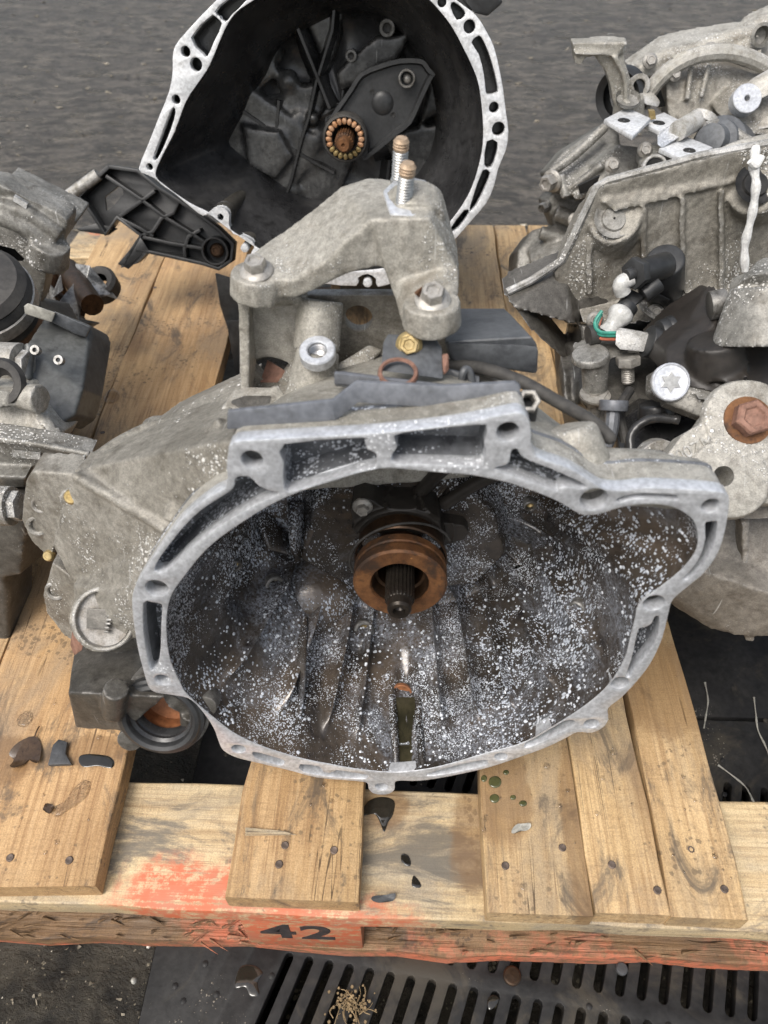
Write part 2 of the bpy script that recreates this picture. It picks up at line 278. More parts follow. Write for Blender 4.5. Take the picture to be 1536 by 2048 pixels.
def cast(name, pieces, mat, parent, voxel=.002, smooth=5, cuts=None, label=None, rough=0, fac=.5):
    vs, fs = join(pieces); me = me_from(vs, fs); lst = []; voxel *= .74; smooth = min(smooth, 2) if smooth < 7 else smooth
    tmp = []
    lst.append(('REMESH', dict(mode='VOXEL', voxel_size=voxel)))
    lst.append(('SMOOTH', dict(factor=fac, iterations=smooth)))
    if cuts:
        for i, cpc in enumerate(cuts):
            co = bpy.data.objects.new('cut', me_from(*join([cpc]))); C.objects.link(co); tmp.append(co)
            lst.append(('BOOLEAN', dict(operation='DIFFERENCE', object=co, solver='FAST')))
    me = mods(me, lst)
    for t_ in tmp: bpy.data.objects.remove(t_)
    if rough:
        n = len(me.vertices); co = np.empty(n*3, 'f'); me.vertices.foreach_get('co', co); co = co.reshape(-1, 3)
        d = np.zeros_like(co)
        for k in range(6):
            kv = rng.normal(size=3)*(60+90*k); ph = rng.uniform(0, 6.28); d += np.outer(np.sin(co@kv+ph), rng.normal(size=3))*rough/(1+k)
        me.vertices.foreach_set('co', (co+d).ravel())
    return finish(name, me, mat, parent, 50, label)
def resample(pts, n, closed=True):
    p = np.array(pts, float); 
    if closed: p = np.vstack([p, p[:1]])
    s = np.r_[0, np.cumsum(np.linalg.norm(np.diff(p, axis=0), axis=1))]; t = np.linspace(0, s[-1], n+1 if closed else n)
    if closed: t = t[:-1]
    return [tuple(np.interp(x, s, p[:, k]) for k in range(p.shape[1])) for x in t]
def catmull(pts, k=6, closed=True):
    p = np.array(pts, float); n = len(p); out = []
    rngi = range(n) if closed else range(n-1)
    for i in rngi:
        g = lambda j: p[j % n] if closed else p[min(max(j, 0), n-1)]
        a, b, c, d = g(i-1), g(i), g(i+1), g(i+2)
        for t in np.linspace(0, 1, k, endpoint=False):
            out.append(tuple(.5*((2*b)+(-a+c)*t+(2*a-5*b+4*c-d)*t*t+(-a+3*b-3*c+d)*t**3)))
    if not closed: out.append(tuple(p[-1]))
    return out
def circ(cx, cy, r, n=28, ry=None, a0=0): return [(cx+r*math.cos(a0+2*math.pi*i/n), cy+(ry or r)*math.sin(a0+2*math.pi*i/n)) for i in range(n)]
def offset(pts, d):
    p = np.array(pts); t = np.roll(p, -1, 0)-np.roll(p, 1, 0); nrm = np.c_[t[:, 1], -t[:, 0]]; nrm /= np.linalg.norm(nrm, axis=1)[:, None]+1e-9
    a = .5*np.sum(p[:, 0]*np.roll(p[:, 1], -1)-np.roll(p[:, 0], -1)*p[:, 1])
    return [tuple(x) for x in p+nrm*d*(1 if a > 0 else -1)]
def plate(F, outer, holes, w0, w1, bevel=.0008):   # flat plate with real through-holes between depths w0 and w1
    cu = bpy.data.curves.new('c', 'CURVE'); cu.dimensions = '2D'; cu.fill_mode = 'BOTH'; cu.extrude = max((w1-w0)/2-bevel, 1e-5); cu.bevel_depth = bevel; cu.bevel_resolution = 1; cu.offset = -bevel
    for ps in [outer]+list(holes):
        s = cu.splines.new('POLY'); s.points.add(len(ps)-1); s.use_cyclic_u = True
        for i, (a, b) in enumerate(ps): s.points[i].co = (a, b, 0, 1)
    o = bpy.data.objects.new('c', cu); C.objects.link(o); dg = bpy.context.evaluated_depsgraph_get(); dg.update()
    me = bpy.data.meshes.new_from_object(o.evaluated_get(dg)); bpy.data.objects.remove(o)
    bm = bmesh.new(); bm.from_mesh(me); bmesh.ops.remove_doubles(bm, verts=bm.verts, dist=1e-6)
    m = F.back((w0+w1)/2).mat(); vs = [m @ v.co for v in bm.verts]; bm.verts.index_update(); fs = [tuple(v.index for v in f.verts) for f in bm.faces]; bm.free(); bpy.data.meshes.remove(me)
    return vs, fs
def loft(rings, cap0=False, cap1=False, closed=True):
    n = len(rings[0]); vs = [Vector(p) for r in rings for p in r]; fs = []
    for i in range(len(rings)-1):
        for j in range(n if closed else n-1):
            a = i*n+j; b = i*n+(j+1) % n; fs.append((a, b, b+n, a+n))
    if cap0: fs.append(tuple(range(n))[::-1])
    if cap1: fs.append(tuple(range((len(rings)-1)*n, len(rings)*n)))
    return vs, fs
def lathe(F, prof, n=32, cap0=False, cap1=False, a=0, b=0):   # prof: (radius, w) along -N of frame F, centre offset (a, b)
    return loft([[F.p(a+r*math.cos(2*math.pi*k/n), b+r*math.sin(2*math.pi*k/n), w) for k in range(n)] for r, w in prof], cap0, cap1)
def cyl(p0, p1, r0, r1=None, n=20, bev=0):
    p0, p1 = Vector(p0), Vector(p1); r1 = r0 if r1 is None else r1; F = frame_axis(p0, p0-p1, (0, 0, 1) if abs((p1-p0).normalized().z) < .95 else (0, 1, 0)); L = (p1-p0).length
    pr = [(r0, 0), (r1, L)] if not bev else [(r0-bev, 0), (r0-bev*.3, bev*.3), (r0, bev), (r1, L-bev), (r1-bev*.3, L-bev*.3), (r1-bev, L)]
    return lathe(F, pr, n, True, True)
def ringtube(F, ro, ri, w0, w1, n=36, bev=.0008):
    return lathe(F, [(ri, w1), (ri, w0+bev), (ri+bev, w0), (ro-bev, w0), (ro, w0+bev), (ro, w1-bev), (ro-bev, w1), (ri, w1)], n)
def tube(path, r, n=12, k=6, cap=True):
    pts = [Vector(p) for p in (catmull([tuple(p) for p in path], k, False) if k > 1 else path)]
    rr = r if callable(r) else (lambda t: r); rings = []; prev = None
    for i, p in enumerate(pts):
        t = (pts[min(i+1, len(pts)-1)]-pts[max(i-1, 0)]).normalized()
        if prev is None: x = t.orthogonal().normalized()
        else: x = (prev-t*prev.dot(t)).normalized()
        prev = x; y = t.cross(x); q = rr(i/(len(pts)-1))
        rings.append([p+x*q*math.cos(2*math.pi*j/n)+y*q*math.sin(2*math.pi*j/n) for j in range(n)])
    return loft(rings, cap, cap)
def prism(F, pts, w0, w1, shrink=1.0):
    c = np.mean(np.array(pts), 0); r0 = [F.p(a, b, w0) for a, b in pts]; r1 = [F.p(c[0]+(a-c[0])*shrink, c[1]+(b-c[1])*shrink, w1) for a, b in pts]
    return loft([r0, r1], True, True)
def slab(pts3, d):              # any 3-D polygon pushed back by vector d
    d = Vector(d); return loft([pts3, [Vector(p)+d for p in pts3]], True, True)
def hull(pts):
    bm = bmesh.new()
    for p in pts: bm.verts.new(p)
    r = bmesh.ops.convex_hull(bm, input=bm.verts); 
    bmesh.ops.delete(bm, geom=[v for v in bm.verts if not v.link_faces], context='VERTS')
    bm.verts.index_update(); vs = [v.co.copy() for v in bm.verts]; fs = [tuple(v.index for v in f.verts) for f in bm.faces]; bm.free(); return vs, fs
def box(x0, x1, y0, y1, z0, z1): return hull([(x, y, z) for x in (x0, x1) for y in (y0, y1) for z in (z0, z1)])
def boxf(F, a0, a1, b0, b1, w0, w1): return hull([F.p(a, b, w) for a in (a0, a1) for b in (b0, b1) for w in (w0, w1)])
def ball(c, r, sx=(1, 1, 1), n=10, m=7):
    c = Vector(c); rings = []
    for i in range(1, m): 
        t = math.pi*i/m; rings.append([c+Vector((r*sx[0]*math.sin(t)*math.cos(2*math.pi*j/n), r*sx[1]*math.sin(t)*math.sin(2*math.pi*j/n), r*sx[2]*math.cos(t))) for j in range(n)])
    return loft(rings, True, True)
def hexbolt(F, parent, r=.006, h=.006, fl=1.75, mat='zinc', name='bolt', dish=True, label=None):   # flanged hex head standing on frame F
    hx = [(r*math.cos(math.pi/3*k+.3), r*math.sin(math.pi/3*k+.3)) for k in range(6)]
    def ring(s, w): return [F.p(a*s, b*s, w) for a, b in hx]
    head = loft([ring(1, -.001), ring(1, -h*.86), ring(.9, -h), ring(.62, -h), ring(.5, -h*.88)], True, True)
    fln = lathe(F, [(r*fl, .001), (r*fl, -.0008), (r*fl*.93, -.0015), (r*1.02, -.0028)], 24, True, True)
    return part(name, [head, fln] if fl > 1 else [head], M[mat], parent, 30, label=label)
def threaded(p0, p1, r, pitch=.0012, n=14):
    p0, p1 = Vector(p0), Vector(p1); L = (p1-p0).length; F = frame_axis(p0, p0-p1, (0, 1, 0)); k = int(L/pitch); prof = []
    for i in range(k): prof += [(r*.87, i*pitch+.0001), (r, i*pitch+pitch*.5)]
    prof = [(r*.7, -.0012)]+prof+[(r*.87, L)]
    return lathe(F, prof, n, True, True)
def ssharp(o): return o
# ------------------------------------------------------------------ ground with a drain pit, slotted grate
def ground_mat():
    m, t, b = nodes('wet_yard_surface'); N = NB(t); tc = N.n('ShaderNodeTexCoord'); vec = tc.outputs['Object']
    wob = N.n('ShaderNodeTexNoise', Scale=1.6, Detail=3); N.l(vec, wob.inputs['Vector'])
    w2 = N.t.nodes.new('ShaderNodeVectorMath'); w2.operation = 'MULTIPLY_ADD'; N.l(wob.outputs['Color'], w2.inputs[0]); w2.inputs[1].default_value = (0, .22, 0); N.l(vec, w2.inputs[2])
    st = N.scale(w2.outputs[0], (.45, 1, 1), (0, 0, R(-6)))
    a = N.m('ADD', N.m('MULTIPLY', N.noise(st, 26, 5, .62, .6), .55), N.m('MULTIPLY', N.noise(N.scale(st, (1.3, 1, 1)), 95, 4, .65, .4), .45)); bb = N.noise(st, 7, 5, .6, .4); f = N.noise(vec, 240, 6, .75)
    far = N.mix(N.ss(a, .42, .6), (.03, .026, .021), (.15, .13, .107)); far = N.mix(N.m('MULTIPLY', N.ss(bb, .4, .66), .5), far, (.045, .04, .035))  # streak tones; their strong contrast also paints the ripples' light and shade
    far = N.mix(N.m('MULTIPLY', N.ss(f, .5, .7), .6), far, (.23, .205, .175)); far = N.mix(N.m('MULTIPLY', N.ss(N.noise(vec, 120, 5, .7), .54, .7), .6), far, (.035, .03, .026))
    sepx = N.n('ShaderNodeSeparateXYZ'); N.l(vec, sepx.inputs[0])
    near = N.mix(N.ss(N.noise(vec, 26, 7, .7), .35, .65), (.02, .019, .017), (.085, .075, .058))
    sp, _ = N.flakes(vec, 210, .65, 22, .15, .42, .62); near = N.mix(N.m('MULTIPLY', sp, .7), near, (.34, .3, .22))
    k = N.ss(N.m('ADD', sepx.outputs['Y'], N.m('MULTIPLY', N.noise(vec, 3, 3), .3)), 1.1, 1.5); col = N.mix(k, near, far)
    sp2, _ = N.flakes(N.scale(vec, (.6, 1, 1), (0, 0, R(-12))), 34, .36, 3, .15, .5, .8); col = N.mix(N.m('MULTIPLY', sp2, .65), col, (.36, .32, .26))
    N.l(col, b.inputs['Base Color'])
    ro = N.n('ShaderNodeMapRange'); N.l(N.noise(st, 20, 5), ro.inputs[0]); ro.inputs[1].default_value = .3; ro.inputs[2].default_value = .7; ro.inputs[3].default_value = .16; ro.inputs[4].default_value = .55; N.l(ro.outputs[0], b.inputs['Roughness'])
    h = N.m('ADD', N.m('MULTIPLY', a, 1.), N.m('MULTIPLY', f, .4))
    bp = N.n('ShaderNodeBump', Strength=1., Distance=.016); N.l(h, bp.inputs['Height']); N.l(bp.outputs[0], b.inputs['Normal']); return m
GX0, GX1, GY0, GY1 = -.21, .62, -.05, 1.22
xs = [-30, GX0, GX1, 30]; ys = [-30, GY0, GY1, 60]; vs = [(x, y, 0) for y in ys for x in xs]; fs = []
for j in range(3):
    for i in range(3):
        if (i, j) != (1, 1): fs.append((j*4+i, j*4+i+1, j*4+i+5, j*4+i+4))
o0 = len(vs); pit = [(GX0, GY0), (GX1, GY0), (GX1, GY1), (GX0, GY1)]
vs += [(x, y, -.12) for x, y in pit]; top = [5, 6, 10, 9]
for i in range(4): fs.append((top[i], top[(i+1) % 4], o0+(i+1) % 4, o0+i))
fs.append((o0, o0+1, o0+2, o0+3))
me = me_from(vs, fs, 'ground'); g = bpy.data.objects.new('ground', me); C.objects.link(g); me.materials.append(ground_mat()); g['kind'] = 'structure'

GR = Frame((0, 0, .004), (1, 0, 0), (0, 1, 0)); GR.n = Vector((0, 0, 1))
sl = []
a_ = R(-20); ux, uy = math.sin(-a_), math.cos(-a_); px_, py_ = math.cos(a_), math.sin(a_)
def slot(cx, cy, L, w_=.0037):
    pts = []
    for s in (1, -1):
        for k in range(5):
            an = math.pi*k/4; c_, s_ = math.cos(an), math.sin(an)
            lx, ly = w_*c_*s, (L/2-w_)*s+w_*s_*s
            pts.append((cx+px_*lx+ux*ly, cy+py_*lx+uy*ly))
    return pts
def grate_panel(x0, x1, y0, y1, rows, label, tilt=0):
    gt = thing('drain_grate', ((x0+x1)/2, (y0+y1)/2, 0), label, 'drain grate', 'slotted drain panels under the pallet')
    holes = []
    for (ry, L) in rows:
        n = int((x1-x0)/0.0175)
        for i in range(-4, n+9):
            cx = x0+.02+i*0.0175; cy = ry-.36*(i*0.0175)*.35
            ps = slot(cx, cy, L)
            if min(p[0] for p in ps) > (x0+.008 if x0 > 0 else -.125) and max(p[0] for p in ps) < x1-.008 and min(p[1] for p in ps) > y0+.006 and max(p[1] for p in ps) < y1-.006: holes.append(ps)
    Fp = Frame((0, 0, .003), (1, 0, 0), (0, 1, 0))
    part('slotted_panel', plate(Fp, [(x0, y0), (x1, y0), (x1, y1), (x0, y1)], holes, 0, .014, .001), M['grate'], gt)
    rv = []
    for k in range(int(26*(x1-x0)/.35)):
        x, y = random.uniform(x0+.01, x1-.01), random.uniform(y0+.01, min(y1, .35)-.01)
        rv.append(lathe(Frame((x, y, .003), (1, 0, 0), (0, 1, 0)), [(.0028, .001), (.0026, -.0006), (.0012, -.0013)], 8, False, True))
    o = part('anti_slip_studs', rv, M['grate'], gt); o['kind'] = 'stuff'
    return gt
grate_panel(-.209, .4295, -.045, .40, [(.148, .062), (.078, .062), (.222, .062), (.30, .062), (.01, .06), (.37, .055)], 'wet black slotted drain panel in the foreground under the pallet front')
grate_panel(.4315, .619, -.045, .40, [(.205, .05), (.145, .05), (.085, .05), (.28, .05)], 'black slotted drain panel at the right edge of the foreground')
grate_panel(-.209, .619, .404, 1.215, [], 'smooth wet black floor panel seen through the gap right of the pallet boards')

# ------------------------------------------------------------------ pallet
pal = thing('pallet', (0, .7, 0), 'worn wooden pallet with wet boards, patchy orange paint and a stencilled 42', 'pallet')
DZ = .145
def board_me(L, W, T, seed, n=28, jit=.0009, axis='Y', chips=()):
    rg = random.Random(seed); rings = []; b = .0016
    ph = [rg.uniform(0, 6) for _ in range(8)]
    for i in range(n+1):
        s = -L/2+L*i/n; en = (1 if 0 < i < n else .0)
        def e(k): return jit*(math.sin(s*17+ph[k])+.7*math.sin(s*53+ph[k+1])+rg.uniform(-.5, .5))
        l, r_ = -W/2+e(0), W/2+e(2); tz, bz = T/2+.3*e(4), -T/2
        for (cs, cw) in chips:
            if abs(s-cs) < cw: l += .003*(1-abs(s-cs)/cw)
        ii = b*(1 if en == 0 else 1)
        sec = [(l+ii, tz), (r_-ii, tz+.2*e(5)), (r_-.0004, tz-ii*.5), (r_, tz-ii*1.3), (r_, bz+ii), (r_-ii, bz), (l+ii, bz), (l, bz+ii), (l, tz-ii*1.3), (l+.0004, tz-ii*.5)]
        if en == 0: sec = [(x*.996, z-.0008 if z > 0 else z) for x, z in sec]
        ss = s+(rg.uniform(-.0008, .0008) if en == 0 else 0)
        rings.append([(x, ss, z) if axis == 'Y' else (ss, -x, z) for x, z in sec])
    return loft(rings, True, True)
def put_board(name, cx, cy, cz, L, W, T, mat, seed, axis='Y', rot=0, chips=(), jit=.0009):
    v, f = board_me(L, W, T, seed, axis=axis, chips=chips, jit=jit); me = me_from(v, f, name); me.shade_smooth(); me.set_sharp_from_angle(angle=R(32)); me.materials.append(mat)
    o = bpy.data.objects.new(name, me); C.objects.link(o); o.parent = pal; o.location = Vector((cx, cy, cz))-pal.location; o.rotation_euler.z = rot; return o
W_deck = wood_mat('deck_board_wood', tint=(.98, .92, .86)); W_mid = wood_mat('deck_board_pale', tint=(1.06, 1.02, .95), wet=[(0, -.2, .03, .15)]); W_wet = wood_mat('deck_board_wet', tint=(1., .95, .88), wet=[(.02, -.36, .1, .06), (-.05, -.05, .06, .2)])
W_r1 = wood_mat('deck_board_stained', tint=(1.02, .98, .92), wet=[(-.02, -.46, .025, .05), (.035, -.5, .012, .1)])
W_c = wood_mat('deck_board_central', tint=(.94, .88, .8), wet=[(0, -.42, .04, .03)])
W_l = wood_mat('deck_board_left', tint=(1.02, .92, .82), wet=[(-.03, -.45, .03, .025), (.04, -.44, .03, .016), (.0, -.15, .05, .1)])
W_cross = wood_mat('cross_board_wood', 'X', paint=[(-.155, -.045, .011, .075, .04, .04), (-.07, -.047, -.004, .11, .018, .03)], tint=(1.12, 1.2, 1.25), wet=[(.06, .01, .022, .05), (-.012, .035, .02, .02)])
W_back = wood_mat('far_cross_board_wood', 'X', paint=[(-.54, .05, .011, .05, .03, .03)], tint=(1.12, 1.2, 1.25))
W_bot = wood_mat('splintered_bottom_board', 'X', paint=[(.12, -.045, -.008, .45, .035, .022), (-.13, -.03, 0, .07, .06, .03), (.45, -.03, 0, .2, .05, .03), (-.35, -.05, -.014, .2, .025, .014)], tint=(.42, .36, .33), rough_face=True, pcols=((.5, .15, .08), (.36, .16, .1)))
W_block = wood_mat('orange_block_wood', 'X', paint=[(0, -.04, 0, .2, .3, .2), (0, -.04, .0, .3, .3, .3)])
def deck(xl, xr, y0, y1, mat, seed, slope=0, chips=(), dz=0):
    yc = (y0+y1)/2; xc = (xl+xr)/2+slope*(yc-.17)
    return put_board('deck_board', xc, yc, DZ-.011+dz, y1-y0, xr-xl, .022, mat, seed, 'Y', -math.atan(slope), chips)
BR = random.Random(5)
boards = [deck(-.486, -.3605, .166, 1.262, W_deck, 11, -.048), deck(-.3585, -.2230, .1685, 1.258, W_l, 12, -.049), deck(-.1256, -.029, .168, 1.262, W_c, 13, 0, ((-.43, .006),)),
          deck(.0648, .1392, .165, 1.262, W_r1, 14), deck(.1410, .1945, .1665, 1.26, W_mid, 15), deck(.1965, .2512, .1655, 1.262, W_wet, 16, .004), deck(.372, .47, .167, 1.26, W_deck, 17)]
for yc, mt, sd_ in ((.2125, W_cross, 31), (.72, W_deck, 32), (1.225, W_back, 33)):
    put_board('cross_board', 0, yc, DZ-.0225-.011, 1.2, .097 if yc < 1 else .112, .0215, mt if yc != .72 else W_back, sd_, 'X')
for yc, sd_ in ((.2085, 41), (.72, 42), (1.22, 43)):
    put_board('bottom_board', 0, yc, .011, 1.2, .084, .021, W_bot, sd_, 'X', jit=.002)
for xc in (-.53, -.0755, .53):
    for yc in (.213, .72, 1.22):
        b_ = part('block', box(xc-.0475, xc+.0475, yc-.046, yc+.046, .0222, .1002), W_block if yc < .5 else W_deck, pal, bevel=.0015)
        if xc == -.0755 and yc == .213:
            b_['label'] = 'orange block stencilled with the number 42'
            cu = bpy.data.curves.new('t', 'FONT'); cu.body = '42'; cu.size = .05; cu.offset = .0014; cu.extrude = .0002; cu.align_x = 'CENTER'; cu.align_y = 'CENTER'; cu.space_character = 1.12
            to = bpy.data.objects.new('t', cu); C.objects.link(to); dg = bpy.context.evaluated_depsgraph_get(); dg.update(); me = bpy.data.meshes.new_from_object(to.evaluated_get(dg)); bpy.data.objects.remove(to)
            Fb = Frame((xc-.004, yc-.0463, .063), (1, 0, 0), (0, 0, 1)); mm = Fb.mat()
            for v in me.vertices: v.co = mm @ Vector((v.co.x*1.12, v.co.y*.98+.0, v.co.z))
            finish('stencil_number', me, M['paint_black'], b_, smooth=False)
# nails: driven flush, heads rusty
for (u, v, z) in [(20, 1715, DZ), (138, 1720, DZ), (558, 1728, DZ), (570, 1690, DZ), (668, 1700, DZ), (1125, 1695, DZ), (1011, 1731, DZ), (1224, 1729, DZ), (1315, 1780, DZ), (1382, 1699, DZ), (1449, 1778, DZ), (1395, 505, DZ), (943, 505, DZ), (975, 510, DZ), (211, 710, DZ), (228, 640, DZ), (310, 575, DZ), (205, 865, DZ)]:
    p = atz(u, v, z); Fn = Frame(p+Vector((0, 0, -.0002)), (1, 0, 0), (0, 1, 0))
    part('nail', lathe(Fn, [(.0032, .001), (.003, -.0002), (.0024, -.0007), (.0008, -.0004)], 10, False, True), M['nail'], pal)
# splinter lifting on the central board
Fs = atz(490, 1672, DZ); part('splinter', hull([Fs, Fs+Vector((.04, .002, .0005)), Fs+Vector((.0, .005, .004)), Fs+Vector((.002, .001, .005)), Fs+Vector((.03, .004, .002))]), W_cross, pal)

# torn fibres along the splintered lower board
spl = []
for k in range(170):
    x = random.uniform(-.45, -.12) if random.random() < .6 else random.uniform(-.02, .5); y_ = random.uniform(.166, .2); L = random.uniform(.004, .022); h_ = random.uniform(.0006, .0022); a_ = random.gauss(0, .35); z_ = .0212+random.uniform(0, .003)
    d_ = Vector((math.cos(a_), math.sin(a_), random.uniform(-.1, .3))); p_ = Vector((x, y_, z_)); s_ = Vector((0, h_, 0))
    spl.append(hull([p_-s_, p_+s_, p_+Vector((0, 0, h_)), p_+d_*L, p_+d_*L*.5+Vector((0, 0, h_*1.3))]))
o = part('splinters', spl, W_bot, pal, smooth=False); o['kind'] = 'stuff'
# ------------------------------------------------------------------ main gearbox: bell flange faces the viewer
F = Frame((-.0143, .2457, .1475), (1, 0, 0), (0, math.sin(R(5)), math.cos(R(5))))
G = thing('gearbox', (0, .34, DZ), 'gearbox in the middle foreground with open water-speckled bell housing, rusty bearing and two upright studs', 'gearbox', 'used gearboxes on the pallet')
def z3(l): return [(260+x*.41667, 800+y*.41667) for x, y in l]
def z4(l): return [(840+x*.4297, 800+y*.4297) for x, y in l]
def z5(l): return [(260+x*.41667, 1240+y*.41667) for x, y in l]
def z6(l): return [(840+x*.4531, 1240+y*.4531) for x, y in l]
outer_px = [(456, 905), (458, 893), (466, 887), (485, 882), (620, 874), (756, 866), (900, 850), (986, 834), (1015, 828), (1036, 825), (1050, 831), (1060, 846), (1062, 870), (1062, 890), (1068, 907), (1082, 918), (1141, 938), (1184, 964), (1200, 974), (1214, 979), (1248, 981), (1295, 976), (1377, 979), (1438, 984), (1452, 989), (1459, 1000), (1454, 1045), (1439, 1101), (1411, 1144), (1381, 1170), (1347, 1199), (1338, 1225), (1325, 1277), (1302, 1326), (1275, 1362), (1243, 1396), (1217, 1417), (1217, 1439), (1207, 1455), (1184, 1466), (1155, 1465), (1135, 1475), (1094, 1495), (1039, 1515), (976, 1536), (900, 1553), (840, 1562), (800, 1562), (790, 1566), (789, 1580), (778, 1588), (762, 1590), (746, 1587), (737, 1578), (733, 1566), (702, 1562), (635, 1556), (577, 1541), (518, 1527), (474, 1516), (447, 1502), (437, 1484), (426, 1455), (400, 1418), (376, 1397), (340, 1390), (302, 1381), (286, 1340), (273, 1286), (264, 1217), (267, 1180), (285, 1147), (318, 1098), (360, 1042), (418, 994), (449, 977), (455, 960), (453, 935)]
inner_px = [(760, 938), (677, 957), (614, 979), (560, 1001), (510, 1029), (460, 1062), (427, 1087), (397, 1117), (368, 1154), (345, 1187), (335, 1221), (333, 1267), (341, 1321), (360, 1365), (377, 1392), (435, 1442), (477, 1472), (535, 1497), (606, 1518), (660, 1529), (718, 1539), (789, 1545), (850, 1539), (900, 1528), (971, 1507), (1048, 1485), (1121, 1444), (1175, 1408), (1216, 1371), (1248, 1321), (1261, 1273), (1270, 1238), (1275, 1215), (1290, 1197), (1321, 1174), (1364, 1139), (1390, 1105), (1396, 1075), (1386, 1041), (1356, 1019), (1321, 1010), (1282, 1010), (1240, 1016), (1209, 1026), (1184, 1031), (1158, 1028), (1119, 1005), (1072, 985), (1012, 965), (943, 951), (883, 946), (820, 940)]
pk = [
 z3([(742, 214), (1118, 184), (1126, 200), (1134, 226), (1140, 240), (1172, 252), (1184, 270), (1184, 318), (1170, 328), (1090, 346), (960, 386), (800, 432), (740, 428), (738, 300)]),
 [(789, 872), (840, 862), (960, 850), (972, 854), (974, 868), (968, 888), (972, 900), (968, 918), (958, 932), (900, 930), (850, 929), (795, 928), (782, 920), (787, 905), (795, 893)],
 z3([(505, 385), (520, 370), (565, 368), (590, 385), (620, 415), (670, 436), (715, 446), (690, 462), (590, 508), (480, 572), (370, 650), (290, 712), (230, 770), (170, 825), (118, 822), (130, 780), (180, 708), (262, 606), (330, 540), (400, 490), (480, 440), (500, 415)]),
 [(287, 1207), (303, 1205), (320, 1208), (324, 1216), (322, 1250), (321, 1295), (316, 1328), (308, 1340), (300, 1340), (293, 1305), (287, 1262)],
 z5([(590, 634), (660, 650), (735, 672), (738, 690), (720, 698), (660, 682), (600, 660)]),
 z5([(818, 694), (910, 706), (925, 728), (960, 736), (992, 722), (1060, 732), (1135, 744), (1140, 758), (1100, 764), (960, 752), (830, 730)]),
 z6([(30, 682), (150, 646), (285, 618), (296, 630), (290, 642), (170, 670), (60, 688)]),
 z6([(465, 545), (500, 522), (570, 480), (640, 446), (672, 442), (684, 452), (660, 476), (600, 508), (540, 538), (480, 562), (462, 560)]),
 z4([(1020, 1066), (1050, 1058), (1080, 1040), (1092, 1012), (1108, 1006), (1114, 1030), (1106, 1090), (1080, 1150), (1040, 1205), (1000, 1250), (975, 1290), (960, 1280), (985, 1210), (1005, 1120)]),
 z4([(1328, 578), (1345, 568), (1378, 566), (1384, 580), (1374, 650), (1350, 710), (1310, 775), (1260, 826), (1235, 838), (1230, 826), (1270, 784), (1310, 720), (1330, 645)]),
 z4([(916, 468), (930, 455), (980, 442), (1060, 436), (1190, 444), (1200, 456), (1192, 468), (1060, 458), (980, 464), (930, 478)]),
 z4([(345, 322), (395, 305), (418, 285), (424, 245), (436, 230), (455, 232), (466, 254), (500, 280), (600, 318), (700, 362), (768, 396), (765, 410), (740, 412), (690, 404), (645, 412), (640, 424), (560, 396), (450, 358)]),
]
holes_px = [(504, 920, 22, 18), (1016, 864, 23, 19), (1188, 999, 28, 20), (1421, 1012, 18, 14), (1308, 1206, 22, 16), (1239, 1366, 19, 12), (1183, 1447, 15, 9), (1002, 1513, 13, 8), (763, 1574, 13, 7), (477, 1498, 14, 8), (325, 1360, 16, 10), (314, 1177, 23, 17)]
out2 = catmull(F.px(outer_px), 3); inn2 = catmull(F.px(inner_px), 4)
pk2 = [catmull(F.px(p), 2) for p in pk]
bores = []
for (u, v, rx, ry) in holes_px:
    c = F.px([(u, v)])[0]; e = F.px([(u+rx, v)])[0]; bores.append((c, abs(e[0]-c[0])))
part('flange_face', plate(F, out2, [inn2]+pk2+[circ(*c, r, 24) for c, r in bores], 0, .009, .0007), M['machined'], G)
part('pocket_floor', plate(F, offset(out2, -.0012), [offset(inn2, .001)], .024, .027, .0005), M['pocket'], G)
for p in pk2:      # cast walls of every pocket
    q = offset(p, .0004); part('pocket_wall', loft([[F.p(a, b, .0085) for a, b in q], [F.p(a, b, .0245) for a, b in offset(p, -.0012)]]), M['pocket'], G)
for i, (c, r) in enumerate(bores):
    Fh = F
    pr = [(r*1.0, .0085)]
    for k in range(6): pr += [(r*.98, .010+k*.0024), (r*.86, .0112+k*.0024)]
    deep = i in (1, 2, 4)
    part('bolt_hole', lathe(F, [(r*1.0, .0085), (r*.98, .026), (r*.3, .0275)] if deep else pr+[(r*.5, .026)], 24, False, True, *c), M['hole_alloy'], G)
# outer wall of the housing
oo = resample(offset(out2, -.0006), 260); cx0, cy0 = .011, .185
rings = []
for w_, s_, mx in ((.0085, 1, 9), (.02, .998, 9), (.032, .985, 9), (.042, .96, .19), (.06, .93, .158), (.1, .88, .142), (.16, .78, .12)):
    rg = []
    for a, b in oo:
        a_, b_ = cx0+(a-cx0)*s_, cy0+(b-cy0)*s_; r_ = math.hypot(a_-cx0, b_-cy0); k_ = min(1, mx/r_); rg.append(F.p(cx0+(a_-cx0)*k_, cy0+(b_-cy0)*k_, w_))
    rings.append(rg)
part('bell_housing', loft(rings), M['cast_light'], G, sharp=45)
